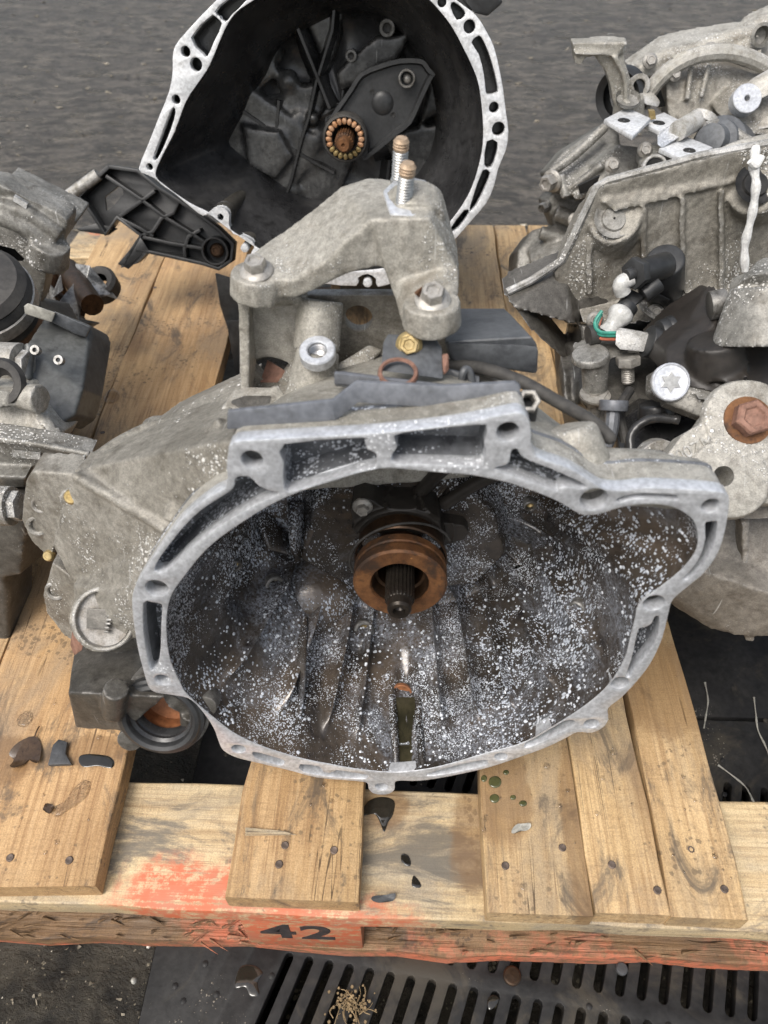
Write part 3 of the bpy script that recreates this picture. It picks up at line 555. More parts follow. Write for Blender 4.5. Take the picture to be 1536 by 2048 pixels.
# bowl
NB_ = 420; AX = (.0115, .180)
ii = np.array(resample(inn2, 900)); ang = np.arctan2(ii[:, 1]-AX[1], ii[:, 0]-AX[0]); rad = np.hypot(ii[:, 0]-AX[0], ii[:, 1]-AX[1])
srt = np.argsort(ang); ang, rad = ang[srt], rad[srt]
def rin(t): return np.interp(t, np.r_[ang-2*np.pi, ang, ang+2*np.pi], np.r_[rad, rad, rad])
WB = .135
def gs(x, c, s_): return math.exp(-((x-c)/s_)**2)
def win(x, a, b, e): return 1/(1+math.exp(-(x-a)/e))/(1+math.exp((x-b)/e))
RIBS = [(-2.62, .012), (-2.25, .014), (-1.98, .012), (-1.8, .009), (-1.3, .011), (-1.08, .014), (-.85, .014), (-.55, .012), (-.2, .012), (.45, .012), (.85, .01), (2.3, .014), (2.0, .012)]     # moulded ribs: angle, half width
HOLLOWS = [(-2.2, -2.02, .05, .11), (-1.92, -1.82, .055, .1), (-1.25, -1.12, .05, .115), (-1.03, -.9, .05, .11), (-.8, -.62, .06, .11), (-2.9, -2.68, .07, .12)]
def bowl_r(t, w_):
    s = min(max(w_/WB, 0), 1); sm = s*s*(3-2*s); k = min(s*1.5, 1); k = k*k*(3-2*k)
    base = rin(t)*(1-k)+.146*k; r = base*(1-.22*sm)-.0015*s
    dx = math.cos(t)*r+AX[0]-.016
    if math.sin(t) < 0: r += .0055*math.exp(-(dx/.007)**4)*(1 if w_ < .075 else max(0, 1-(w_-.075)/.035))*min(1, w_/.004)
    g = win(w_, .032, .16, .004)
    for a_, h_ in RIBS: r -= .0135*g*gs(t, a_, h_+.004)
    for a0, a1, w0, w1 in HOLLOWS: r += .006*win(t, a0, a1, .012)*win(w_, w0, w1, .003)
    r += .0014*math.sin(5*t+w_*40)*sm+.0009*math.sin(11*t+1+w_*70)*sm+.0007*math.sin(23*t+w_*150)*sm
    return r
def floor_w(t, s_):
    x = 0
    for a_, h_ in RIBS: x -= .016*gs(t, a_, (h_+.003)/max(s_, .25))*win(s_, .3, 1.2, .05)
    return x+.0015*math.sin(4*t+5*s_)+.001*math.sin(9*t+2)+.004*math.sin(2*t+1)*s_*(1-s_)*3
rings = []
for w_ in [.0, .003, .006, .01]+[.014+.0035*k for k in range(34)]+[WB-.001]:
    rings.append([F.p(AX[0]+bowl_r(t, w_)*math.cos(t), AX[1]+bowl_r(t, w_)*math.sin(t), w_+.0006) for t in np.linspace(-math.pi, math.pi, NB_, endpoint=False)])
for s_, w_ in ((.985, WB+.002), (.96, WB+.004), (.9, WB+.007), (.82, WB+.009), (.74, WB+.009), (.66, WB+.008), (.58, WB+.005), (.5, WB+.002), (.42, WB-.002), (.34, WB-.006), (.2, WB-.006), (.02, WB-.006)):
    rings.append([F.p(AX[0]+bowl_r(t, WB)*s_*math.cos(t), AX[1]+bowl_r(t, WB)*s_*math.sin(t), w_+floor_w(t, s_)) for t in np.linspace(-math.pi, math.pi, NB_, endpoint=False)])
part('bell_interior', loft(rings, False, True), M['interior'], G, sharp=70)
def bowl_hit(u, v):      # where a ray meets the bowl: (point, inward normal, angle, depth)
    d = ray(u, v); prev = None
    for k in range(400):
        p = CP + d*(.3+k*.0015); a, b = F.loc(p); w_ = -(p-F.o).dot(F.n)
        if w_ < 0: continue
        t = math.atan2(b-AX[1], a-AX[0]); r = math.hypot(a-AX[0], b-AX[1])
        if w_ > WB+.001 : return p, F.n, t, w_
        if r > bowl_r(t, w_): return p, -(F.u*math.cos(t)+F.v*math.sin(t))*.9+F.n*.35, t, w_
    return p, F.n, 0, WB
def fin(pxs, h=.006, th=.0022, mat='interior', name='rib'):
    hs = [bowl_hit(*q) for q in pxs]; pts = [h_[0] for h_ in hs]; vs = []
    rings = []
    for i, (p, n, t, w_) in enumerate(hs):
        n = n.normalized(); tg = (pts[min(i+1, len(pts)-1)]-pts[max(i-1, 0)]).normalized(); s = tg.cross(n).normalized()*th; e = .35 if i in (0, len(hs)-1) else 1
        rings.append([p-s*1.3-n*.002, p-s*.7+n*h*e*.8, p-s*.3+n*h*e, p+s*.3+n*h*e, p+s*.7+n*h*e*.8, p+s*1.3-n*.002])
    return part(name, loft(rings, True, True), M[mat], G, sharp=55)
for l, h, th in [([(598, 1438), (600, 1390), (601, 1330), (603, 1262), (610, 1235)], .008, .0016), ([(590, 1008), (592, 1030), (594, 1060), (600, 1112)], .024, .005), ([(518, 1028), (545, 1062), (585, 1112)], .02, .005), ([(640, 1008), (622, 1050), (606, 1112)], .018, .004), ([(1215, 1125), (1120, 1065), (1040, 1030)], .008, .0025)]:
    fin(l, h, th)
for (u, v, r) in [(549, 1169, .0078), (728, 1261, .009), (893, 1077, .006), (1155, 1215, .006), (470, 1130, .005), (1060, 1010, .005)]:
    p, n, t, w_ = bowl_hit(u, v); n = (n.normalized()*.55+F.n*.6).normalized(); Fb = frame_axis(p, n)
    part('oil_drain_boss', ringtube(Fb, r, r*.62, -.0025, .006, 24), M['cast_dark'], G)
    part('boss_hole', lathe(Fb, [(r*.63, .001), (r*.3, .0022)], 18, False, True), M['brass'], G)
def pad(pxs, h, name='cast_pad', mat='interior'):
    hs = [bowl_hit(*p) for p in pxs]; n_ = sum((x[1].normalized() for x in hs), Vector()).normalized(); ps = [x[0] for x in hs]; c_ = sum(ps, Vector())/len(ps)
    top_ = [c_+(p-c_)*.86+n_*h for p in ps]; base = [p-n_*.012 for p in ps]
    return hull(top_+base)
pads = []
fw_ = F.back(.117); pads.append(prism(fw_, fw_.px([(600, 1130), (630, 1010), (760, 950), (900, 960), (990, 1040), (1010, 1120), (950, 1180), (840, 1190), (700, 1185)]), 0.006, .03, 1.12))
for k_, pd in enumerate(pads): cast('cast_pad', [pd], M['interior'], G, .0022, 3, rough=.0003)
p_, n_, t_, w0_ = bowl_hit(803, 1384); Fd_ = frame_axis(p_+F.n*.001, (n_.normalized()*.4+F.n*.8).normalized()); part('drain_hole', lathe(Fd_, [(.0085, .002), (.0085, -.001), (.0072, -.0012), (.0065, .001), (.0005, .002)], 24), M['bore'], G)
# drain channel running down to the rim: two lips and a dark bed
fin([(783, 1390), (786, 1440), (790, 1490), (793, 1535)], .006, .003, 'interior', 'channel_lip'); fin([(836, 1390), (838, 1440), (842, 1490), (846, 1530)], .006, .003, 'interior', 'channel_lip')
part('channel_bed', loft([[bowl_hit(u, v)[0]+bowl_hit(u, v)[1].normalized()*.0008 for u in (a0, (a0+a1)/2, a1)] for a0, a1, v in ((790, 832, 1395), (792, 834, 1440), (796, 838, 1490), (799, 842, 1532))], closed=False), M['channel'], G)
# lump over the differential, left of the bearing, and stiffening block on the back wall
def blob(pxs, out, mat='interior', name='cast_lump', voxel=.0022):
    pc = []
    for (u, v, r) in pxs:
        p, n, t, w_ = bowl_hit(u, v); pc.append(ball(p+n.normalized()*out*.2, r, n=14, m=9))
    return cast(name, pc, M[mat], G, voxel, 8)
p_, n_, t_, w0_ = bowl_hit(650, 1165); cast('cast_lump', [ball(p_-n_.normalized()*.022, .036, (1.15, 1, .9), 28, 18)], M['interior'], G, .002, 3)
# release bearing, guide housing, splined shaft
def A(w_): return Frame(F.p(AX[0]-.0005, AX[1]-.001, w_), F.u, F.v)
A0 = A(0)
hous = [lathe(A0, [(.030, .136), (.0385, .128), (.0395, .105), (.039, .094), (.0375, .0925), (.0345, .0925), (.034, .098), (.033, .12)], 40)]
ear = F.back(.105)
def ax(a, b, w_): return A0.p(a, b, w_)
earp = [(-.034, .012), (-.036, .034), (-.0345, .042), (-.027, .0455), (-.02, .043), (-.012, .036), (.01, .036), (.026, .03), (.03, .012)]
hous.append(prism(A0, earp, .098, .128)); hous.append(prism(A0, [(.03, -.012), (.047, -.006), (.05, .003), (.046, .009), (.03, .012)], .112, .13))
cast('bearing_guide_housing', hous, M['dark_housing'], G, .0012, 3)
Fb = Frame(A0.p(-.0275, .0375, .098), F.u, F.v); hexbolt(Fb, G, .0048, .006, 1.5, 'zinc_dull')
for (a0, b0, a1, b1) in ((.012, .034, .045, .082), (.03, .024, .085, .075)):
    part('hydraulic_pipe', tube([ax(a0, b0, .118), ax((a0+a1)/2, (b0+b1)/2+.004, .112), ax(a1, b1, .1)], .0052, 12), M['dark_housing'], G)
part('release_spring', tube([ax(.0365*math.cos(t), .0365*math.sin(t), .088+.010*math.sin(t+2.2)) for t in np.linspace(.3, 3.6, 24)], .0009, 8, 2), M['rubber'], G)
part('bearing_sleeve', lathe(A0, [(.0315, .11), (.0315, .088), (.0335, .0865), (.0335, .083), (.0325, .082)], 44), M['rust_dark'], G)
part('release_bearing', lathe(A0, [(r_*.93, w_-.008) for r_, w_ in [(.0215, .095), (.0215, .0685), (.0225, .067), (.0335, .067), (.0352, .0685), (.0352, .0745), (.0343, .0755), (.0343, .0775), (.0352, .0785), (.0352, .084), (.034, .0855), (.03, .0855)]], 56), M['rust'], G, sharp=25)
part('bearing_seal', lathe(A0, [(r_*.93, w_-.008) for r_, w_ in [(.0213, .069), (.0198, .071), (.0192, .078), (.0172, .079), (.0168, .12)]], 44), M['rust_dark'], G)
sp = []
NS = 22
def srp(rr, cut, w_): return [A0.p(.86*r_*math.cos(2*math.pi*k/(NS*4)), (.86*r_)*math.sin(2*math.pi*k/(NS*4)), w_) for k in range(NS*4) for r_ in [rr if k % 4 in (0, 1) else cut]]
part('splined_shaft', loft([srp(.0118, .0104, .13), srp(.0118, .0104, .045), srp(.0108, .0101, .0432), srp(.0098, .0098, .0425), srp(.0095, .0095, .0365), srp(.0082, .0082, .0345), srp(.0052, .0052, .0345), srp(.0046, .0046, .039), srp(.001, .001, .0425)], True, True), M['shaft_dark'], G, sharp=25)
# ---- castings outside the bell
q = F.q
def S(l): return [q(*x) for x in l]
bk = -F.n
cast('side_case', [
  slab(S([(150, 955, .062), (240, 1005, .045), (332, 1058, .028), (285, 1150, .012), (270, 1210, .012), (276, 1278, .018), (160, 1255, .045), (148, 1170, .058), (105, 1090, .072), (125, 1010, .068)]), bk*.03),
  hull(S([(165, 937, .075), (200, 905, .09), (300, 852, .11), (455, 790, .12), (470, 880, .02), (455, 985, .016), (332, 1062, .03), (250, 1015, .045)])+[x+bk*.05-F.v*.03 for x in S([(165, 937, .075), (455, 790, .12), (470, 880, .03), (332, 1062, .04)])]),
  hull(S([(185, 930, .085), (215, 890, .105), (300, 845, .125), (310, 862, .115), (245, 905, .09), (200, 940, .08)])+[x+bk*.02-F.v*.02 for x in S([(185, 930, .085), (300, 845, .125)])]),
  hull(S([(300, 850, .12), (455, 770, .13), (490, 760, .13), (500, 840, .07), (455, 850, .09)])+[x+bk*.06-F.v*.02 for x in S([(300, 850, .12), (490, 760, .13)])]),
  slab(S([(50, 962, .085), (64, 942, .085), (150, 948, .078), (138, 1010, .075), (118, 1052, .075), (100, 1120, .08), (62, 1082, .085), (42, 1040, .088)]), bk*.022),
  slab(S([(85, 1190, .09), (104, 1125, .09), (150, 1160, .08), (158, 1290, .075), (128, 1272, .085), (92, 1225, .09)]), bk*.03),
  tube(S([(455, 850, .055), (410, 905, .05), (378, 960, .042), (345, 1040, .03)]), .007, 10, 4),
  tube(S([(150, 952, .066), (240, 1003, .047), (335, 1060, .028)]), .0035, 10, 4),
  tube(S([(160, 950, .07), (210, 905, .092), (300, 858, .112), (440, 835, .1)]), .005, 10, 4),
  cyl(q(312, 915, .078), q(312, 935, .07), .0085, .0095), cyl(q(143, 990, .07), q(143, 998, .066), .007, .0075),
  cyl(q(322, 850, .12), q(322, 870, .12), .012, .014),
  lathe(Frame(q(207, 1238, .03), F.u, (0, .72, .69)), [(.022, -.004), (.022, .03)], 32, True, True), hull(S([(148, 1170, .05), (268, 1190, .016), (278, 1272, .016), (244, 1288, .02), (170, 1276, .03), (148, 1240, .042)])+[x+bk*.03 for x in S([(148, 1170, .05), (268, 1190, .02), (244, 1288, .02), (170, 1276, .03)])]),
 ], M['cast'], G, .0019, 5, rough=.0003)
for (u, v, w_, r) in [(312, 922, .0725, .0042), (144, 993, .0655, .0038), (98, 1111, .078, .003)]:
    hexbolt(Frame(q(u, v, w_), F.u, (0, .6, .8)), G, r, .003, 1.4, 'brass')
for (u, v, w_, r) in [(76, 1050, .084, .0075), (112, 1180, .0885, .008), (82, 1008, .084, .006)]:
    Fh = Frame(q(u, v, w_), F.u, (0, .35, .94)); part('cover_boss', ringtube(Fh, r, r*.6, -.003, .008, 22), M['cast'], G); part('boss_hole', lathe(Fh, [(r*.62, .0005), (r*.55, .004), (.0005, .0045)], 16), M['hole'], G)
Fc = Frame(q(207, 1238, .0232), F.u, (0, .72, .69))
part('selector_cover', ringtube(Fc, .0215, .0187, -.0008, .01, 40), M['cast'], G); part('cover_recess', lathe(Fc, [(.0187, -.001), (.0185, .003), (.0005, .0035)], 36), M['case_brown'], G)
part('selector_key', [boxf(Fc, -.011, .003, -.0065, .0065, -.001, .002)]+[boxf(Fc, .002+.0006*k-.001, .0052+.0006*k-.001, -.009+.0027*k, -.0075+.0027*k, -.002, .002) for k in range(7)], M['cast_dark'], G, bevel=.0003)
part('cover_tang', hull(S([(146, 1248, .03), (168, 1260, .026), (165, 1300, .02), (148, 1312, .022), (140, 1290, .03)])+[x+bk*.006 for x in S([(146, 1248, .03), (168, 1260, .026), (148, 1312, .022)])]), M['rust_pink'], G, bevel=.0008)
cast('cover_ledge', [hull(S([(165, 1262, .03), (272, 1278, .02), (278, 1298, .02), (235, 1308, .02), (172, 1302, .025)])+[x+bk*.03 for x in S([(165, 1262, .03), (272, 1278, .02), (235, 1308, .02)])])], M['cast_dark'], G, .0018, 4)
cast('output_block', [hull(S([(136, 1386, .0), (236, 1390, -.002), (152, 1456, .004), (250, 1462, .0), (150, 1290, .06), (300, 1290, .05), (330, 1395, 0)])+[x+bk*.05 for x in S([(152, 1456, .004), (250, 1462, .0)])]),
  cyl(q(232, 1378, -.003), q(228, 1425, -.001), .0085, .0085), cyl(q(390, 1418, .012), q(390, 1440, .012), .011), hull(S([(280, 1330, .02), (375, 1390, .012), (400, 1440, .01), (340, 1420, .005)])+[x+bk*.04 for x in S([(280, 1330, .02), (400, 1440, .01)])])], M['cast_dark'], G, .0018, 4, rough=.0002)
Fs = Frame(q(317, 1440, -.004), F.u, (0, .42, .91))
part('seal_ring', lathe(Fs, [(.0225, .03), (.0225, .002), (.0235, 0), (.026, -.0012), (.0285, 0), (.0295, .002), (.0315, .003), (.0315, .009), (.0295, .011), (.0295, .02)], 56), M['dark_plastic'], G)
part('seal_carrier', lathe(Fs, [(.0226, .0085), (.0335, .0085), (.0338, .011), (.0335, .022), (.0226, .024)], 48), M['cast_dark'], G)
for a_, b_, r_ in ((-.026, -.024, .009), (.032, .008, .0085)): part('carrier_lug', cyl(Fs.p(a_, b_, .006), Fs.p(a_, b_, .02), r_, r_, 20, .001), M['cast_dark'], G)
part('oil_seal', lathe(Fs, [(.0226, .004), (.0205, .006), (.0202, .008), (.0215, .0095), (.0195, .012), (.019, .016)], 48), M['black_oily'], G)
part('output_bore', lathe(Fs, [(.0215, .012), (.0212, .03), (.017, .031), (.001, .033)], 48), M['bore'], G)
# boss pointing up on the right shoulder
cast('shoulder_boss', [cyl(q(1140, 852, .045), q(1165, 975, .03), .0145, .02, 28, .004), hull(S([(1062, 850, .035), (1062, 905, .012), (1200, 970, .012), (1215, 940, .03), (1160, 900, .06), (1090, 850, .06)])+[x+bk*.03-F.v*.01 for x in S([(1062, 905, .012), (1200, 970, .012)])]),
   hull(S([(1200, 975, .012), (1440, 985, .012), (1425, 962, .03), (1370, 946, .045), (1260, 936, .05), (1215, 940, .05)])+[x-F.v*.012 for x in S([(1200, 975, .014), (1440, 990, .014), (1370, 946, .045)])])], M['cast_light'], G, .0018, 4, rough=.0003)
Fn = Frame(q(1056, 803, .05), F.u, (0, .75, .66)); part('breather_nut', ringtube(Fn, .0068, .0036, -.003, .008, 6), M['zinc_dull'], G); part('breather_tube', cyl(Fn.p(0, 0, .004), Fn.p(.0, -.015, .02), .0065), M['dark_plastic'], G)
# top platform of the casing behind the flange
cast('top_case', [hull(S([(472, 870, .032), (1048, 820, .032), (1045, 800, .06), (960, 770, .1), (640, 790, .1), (480, 845, .06)])+[x-F.v*.02 for x in S([(472, 870, .034), (1048, 820, .034), (960, 770, .1), (640, 790, .1)])]),
   hull(S([(470, 800, .11), (960, 760, .12), (930, 700, .2), (560, 740, .2)])+[x-F.v*.08 for x in S([(470, 800, .11), (960, 760, .12), (930, 700, .2), (560, 740, .2)])]),
   hull(S([(440, 815, .09), (470, 775, .11), (560, 770, .11), (575, 800, .1), (500, 825, .085)])+[x-F.v*.02 for x in S([(440, 815, .09), (575, 800, .1)])])], M['cast_light'], G, .0022, 5, rough=.0003)
part('lug_recess', slab(S([(462, 800, .082), (490, 790, .09), (545, 790, .09), (535, 815, .083), (500, 822, .08)]), F.n*.004), M['cast_dark'], G, bevel=.001)
# ---- tower under the mount
Y1 = Frame((0, .425, 0), (1, 0, 0), (0, 0, 1))
def y(u, v, yy): return aty(u, v, yy)
bw = [Y1.px([p])[0] for p in [(478, 590), (880, 590), (905, 700), (890, 790), (640, 830), (480, 830)]]
hc = Y1.px([(717, 637)])[0]; hr = abs(Y1.px([(745, 637)])[0][0]-hc[0]); h2 = Y1.px([(545, 740)])[0]
part('rear_web', plate(Y1, bw, [circ(*hc, hr, 30), [(h2[0]+.012*math.cos(t)*(1+.2*math.sin(3*t)), h2[1]+.01*math.sin(t)) for t in np.linspace(0, 2*math.pi, 20, endpoint=False)]], 0, .008), M['cast'], G)
YL = Frame((0, .411, 0), (1, 0, 0), (0, 0, 1)); hL = YL.px([(540, 738)])[0]; part('side_web', plate(YL, YL.px([(480, 592), (612, 592), (610, 800), (482, 830)]), [[(hL[0]+.0125*math.cos(t)*(1+.2*math.sin(3*t)), hL[1]+.0095*math.sin(t)) for t in np.linspace(0, 2*math.pi, 20, endpoint=False)]], 0, .01), M['cast_light'], G)
cast('mount_pillar', [cyl(y(640, 600, .415), y(632, 700, .40), .0145, .0155, 28), cyl(y(636, 702, .385), y(622, 790, .375), .0135, .0165, 28),
   slab([y(478, 592, .40), y(500, 592, .40), y(496, 800, .385), y(480, 800, .385)], (0, .03, 0)), hull([y(478, 590, .40), y(600, 590, .41), y(600, 612, .41), y(478, 612, .40), y(478, 590, .43), y(600, 590, .43), y(600, 612, .43), y(478, 612, .43)]),
   hull([y(670, 740, .39), y(740, 690, .41), y(765, 700, .41), y(700, 770, .38), y(560, 800, .37), y(555, 815, .37)]+[y(670, 760, .42), y(560, 820, .41), y(765, 720, .43)]),
   hull([y(600, 740, .375), y(672, 740, .375), y(668, 800, .36), y(570, 820, .36), y(560, 800, .37)]+[y(600, 760, .41), y(672, 760, .41)])], M['cast_light'], G, .0017, 4, rough=.0003)
Ft = Frame(y(635, 703, .372), (1, 0, 0), (0, .95, .31))
part('threaded_boss', ringtube(Ft, .0108, .0058, -.002, .006, 32), M['machined'], G)
part('boss_thread', lathe(Ft, [(.006, -.001)]+[x for k in range(5) for x in ((.0058, .0005+k*.0012), (.005, .0011+k*.0012))]+[(.0005, .007)], 20), M['hole_alloy'], G)
part('dead_leaf_scrap', hull([y(520, 765, .41), y(560, 735, .415), y(575, 745, .415), y(555, 765, .41), y(535, 720, .42)]), M['rust_pink'], G)
# ---- engine mount bracket
def sect(l): return [y(*a) for a in l]
s0 = sect([(498, 512, .430), (474, 560, .395), (478, 590, .395), (500, 560, .43)])
s1 = sect([(565, 462, .437), (588, 562, .392), (592, 598, .393), (570, 545, .435)])
s15 = sect([(620, 422, .44), (645, 528, .39), (648, 572, .391), (625, 520, .438)])
s2 = sect([(682, 371, .446), (700, 476, .390), (702, 546, .391), (690, 470, .444)])
s3 = sect([(735, 354, .452), (742, 437, .392), (748, 534, .392), (740, 460, .45)])
s4 = sect([(850, 364, .455), (858, 432, .392), (862, 540, .390), (856, 470, .45)])
leg = sect([(742, 440, .391), (858, 434, .391), (850, 366, .45), (893, 452, .412), (917, 545, .388), (790, 600, .384), (768, 540, .390)])
leg2 = sect([(800, 560, .386), (780, 560, .392), (800, 640, .372), (815, 662, .366), (868, 668, .362), (905, 642, .37), (917, 585, .378), (917, 545, .386), (885, 545, .382), (835, 580, .372)])
cast('mount_bracket', [hull(s0+s1), hull(s1+s15), hull(s15+s2), hull(s2+s3), hull(s3+s4), hull(leg+[p+Vector((0, .035, 0)) for p in leg[3:]]), hull(leg2+[p+Vector((0, .035, 0)) for p in leg2]),
   cyl(y(515, 545, .402), y(515, 590, .402), .0155, .0165, 26), cyl(y(864, 602, .366), y(864, 650, .366), .0158, .017, 26), cyl(y(830, 400, .425), y(830, 450, .41), .017, .018)], M['cast_light'], G, .0016, 7, rough=.00035)
pad = [y(u, v, yy)+Vector((0, 0, .0012)) for u, v, yy in [(766, 385, .425), (800, 352, .452), (852, 364, .455), (858, 395, .43), (850, 425, .4), (825, 437, .393), (780, 430, .395)]]
part('stud_pad', slab(pad, (0, 0, -.006)), M['machined'], G, bevel=.001)
for (bx, by, tx, ty, yy, m2) in [(805, 424, 816, 330, .408, 0), (797, 372, 803, 280, .446, 0)]:
    b0, t0 = y(bx, by, yy), y(tx, ty, yy-.002); mid = b0.lerp(t0, .78); r_ = .0047
    part('stud', threaded(mid, b0.lerp(t0, -.05), r_*.98, .0016), M['zinc'], G, sharp=20); part('stud_tip', threaded(t0, mid, r_, .0016), M['stud_rust'], G, sharp=20)
    part('stud_collar', cyl(b0.lerp(t0, -.02), b0.lerp(t0, .16), r_*1.08, r_*1.08, 20, .0006), M['zinc'], G)
hexbolt(Frame(y(513, 542, .400), (1, 0, 0), (0, .97, .25)), G, .0066, .0085, 1.5, 'zinc_dull'); hexbolt(Frame(y(865, 600, .3645), (1, 0, 0), (0, .93, .36)), G, .0066, .0085, 1.5, 'zinc_dull')
part('rust_flake', hull([y(828, 585, .366), y(845, 572, .368), y(840, 595, .364), y(832, 590, .36)]), M['rust'], G)
# ---- black steel strip bracket, its tab and bolt, slate module and hose
SO = F.n*.014
def strip(pts_px, w_, th, name, mat, bevel=.0012): return part(name, slab(S([(a, b, c if c is not None else w_) for a, b, c in pts_px]), bk*th), M[mat], G, bevel=bevel)
tp_ = S([(455, 823, .016), (560, 812, .016), (664, 801, .016), (684, 786, .019), (712, 764, .024), (800, 768, .024), (883, 773, .024), (960, 769, .023), (1030, 765, .022), (1041, 772, .022)])
bt_ = S([(453, 860, .014), (560, 852, .014), (670, 843, .014), (690, 828, .017), (716, 806, .021), (800, 812, .021), (900, 818, .021), (970, 808, .02), (1030, 800, .02), (1042, 792, .02)])
part('bracket_strip', loft([[a, b, b+bk*.0028, a+bk*.0028] for a, b in zip(tp_, bt_)], True, True), M['steel_black'], G, bevel=.0008, sharp=25)
part('strip_shelf', slab(S([(668, 744, .062), (684, 741, .066), (885, 768, .066), (892, 776, .05), (888, 790, .044), (668, 768, .052)]), bk*.004-F.v*.004), M['steel_black'], G, bevel=.0012)
part('strip_lip', slab(S([(668, 746, .05), (890, 772, .05), (890, 790, .05), (668, 768, .05)]), bk*.003), M['steel_black'], G, bevel=.001)
part('bolt_tab', slab(S([(762, 742, .06), (766, 690, .078), (775, 674, .084), (870, 680, .084), (884, 700, .078), (886, 758, .06)]), bk*.004), M['slate_plastic'], G, bevel=.0016)
hexbolt(Frame(q(818, 690, .079), F.u, (0, .55, .83)), G, .0056, .0062, 1.35, 'brass')
part('rusty_ring', lathe(Frame(q(796, 745, .055), F.u, (0, .985, .17)), [(.0085, 0), (.009, -.001), (.0105, -.001), (.011, 0), (.011, .002)], 28), M['rust_pink'], G)
part('rusty_clip', hull(S([(884, 712, .07), (898, 706, .07), (898, 740, .066), (886, 755, .062)])+[x+bk*.003 for x in S([(884, 712, .07), (898, 740, .066)])]), M['rust_pink'], G, bevel=.0006)
part('control_module', [hull([y(888, 682, .37), y(1062, 672, .37), y(1076, 690, .37), y(1074, 748, .37), y(900, 722, .375), y(895, 616, .46), y(1010, 616, .46), y(1042, 672, .40)]), hull([y(890, 684, .368), y(905, 722, .368), y(1074, 748, .366), y(1077, 692, .366), y(1040, 688, .366)]+[y(1074, 735, .41), y(905, 715, .41)])], M['slate_plastic'], G, bevel=.002)
part('module_foot', hull([y(892, 735, .36), y(960, 752, .355), y(958, 772, .35), y(890, 770, .355), y(900, 740, .39), y(960, 760, .385)]), M['slate_plastic'], G, bevel=.001)
part('cable_clip', [tube([y(922, 770, .35), y(925, 748, .35), y(932, 738, .352), y(940, 746, .352), y(945, 772, .35)], .0022, 8)], M['slate_plastic'], G)
part('hose', tube([y(880, 730, .375), y(960, 736, .36), y(1040, 762, .345), (y(1120, 806, .335)), y(1180, 840, .33), y(1212, 868, .325), y(1226, 885, .32)], lambda t: .0037 if t < .93 else .0037*(1-.6*(t-.93)/.07), 14, 8), M['rubber'], G)
# ---- beads of water lying in the bowl
dr = []
for k in range(7000):
    u = rng.uniform(345, 1385); v = rng.uniform(1000, 1545) if rng.random() < .75 else rng.uniform(1250, 1540)
    p, n, t, w_ = bowl_hit(u, v)
    if w_ > WB or w_ < .003 : continue
    if math.sin(4.1*u/90)+math.sin(v/47+u/130)+rng.normal()*.7 < -.25: continue
    r = .0005+.0011*rng.random()**2.5; n = n.normalized(); Fd = frame_axis(p, n); dr.append(lathe(Fd, [(r, .0001), (r*.75, -r*.5), (r*.3, -r*.72)], 6, False, True))
o = part('water_beads', dr, M['bead'] if 'bead' in M else M['water'], G); o['kind'] = 'stuff'
# ------------------------------------------------------------------ second gearbox: black bell standing behind, leaning back a little
T2 = R(12); F2 = Frame(aty(735, 578, .85), (1, 0, 0), (0, math.sin(T2), math.cos(T2))); q2 = F2.q
G2 = thing('gearbox', (F2.o.x-.03, .97, DZ), 'black gearbox standing at the back with white machined flange rim and copper bearing ring', 'gearbox', 'used gearboxes on the pallet')
bk2 = -F2.n
o2_px = [(433, 0), (372, 64), (350, 92), (345, 115), (345, 142), (338, 183), (318, 233), (294, 294), (277, 338), (292, 349), (309, 357), (330, 372), (359, 396), (383, 416), (406, 432), (420, 424), (434, 416), (448, 418), (457, 430), (456, 448), (466, 468), (482, 472), (502, 482), (508, 496), (500, 512), (520, 530), (560, 548), (640, 566), (712, 572), (716, 556), (735, 548), (752, 558), (756, 574), (800, 560), (850, 532), (884, 512), (893, 496), (918, 470), (946, 438), (973, 406), (988, 372), (997, 336), (1012, 300), (1017, 262), (1012, 225), (1007, 183), (999, 138), (988, 94), (978, 72), (968, 54), (958, 38), (943, 22), (905, -6), (860, -48), (800, -90), (720, -118), (640, -118), (560, -90), (490, -45)]
i2_px = [(508, 0), (474, 24), (450, 58), (420, 129), (399, 162), (372, 203), (349, 264), (325, 311), (311, 345), (318, 362), (336, 376), (380, 406), (416, 424), (446, 448), (474, 468), (510, 492), (560, 518), (640, 536), (700, 542), (780, 534), (830, 512), (870, 480), (881, 465), (915, 424), (943, 376), (963, 307), (966, 247), (958, 173), (944, 132), (928, 99), (912, 68), (894, 40), (859, 0), (810, -40), (740, -72), (660, -80), (590, -55)]
def zb(l): return [(280+x*.4948, x2*.4948) for x, x2 in l]
p2 = [zb([(206, 152), (292, 60), (330, 96), (300, 165), (272, 228), (250, 215)]), zb([(302, 48), (350, 0), (420, -40), (430, 0), (370, 60), (344, 88)]), zb([(124, 445), (142, 440), (138, 480), (110, 560), (72, 640), (52, 640), (80, 560)]),
      zb([(1340, 172), (1362, 148), (1380, 150), (1405, 200), (1425, 260), (1442, 330), (1446, 372), (1410, 382), (1398, 370), (1390, 300), (1370, 220)]), zb([(1402, 572), (1445, 575), (1440, 630), (1420, 678), (1392, 668)]), zb([(1385, 690), (1415, 700), (1395, 760), (1360, 830), (1332, 855), (1345, 800)]), zb([(1310, 850), (1330, 862), (1290, 920), (1258, 940), (1254, 925)]), zb([(1255, 25), (1270, 8), (1310, 40), (1312, 65), (1280, 80)])]
h2_px = [(371, 103, 9.5), (392, 129, 12), (352, 199, 8.5), (299, 334, 6.5), (441, 434, 7.5), (489, 497, 8), (735, 566, 9), (889, 480, 8.5), (988, 215, 10), (997, 258, 13), (939, 53, 12), (884, 4, 9)]
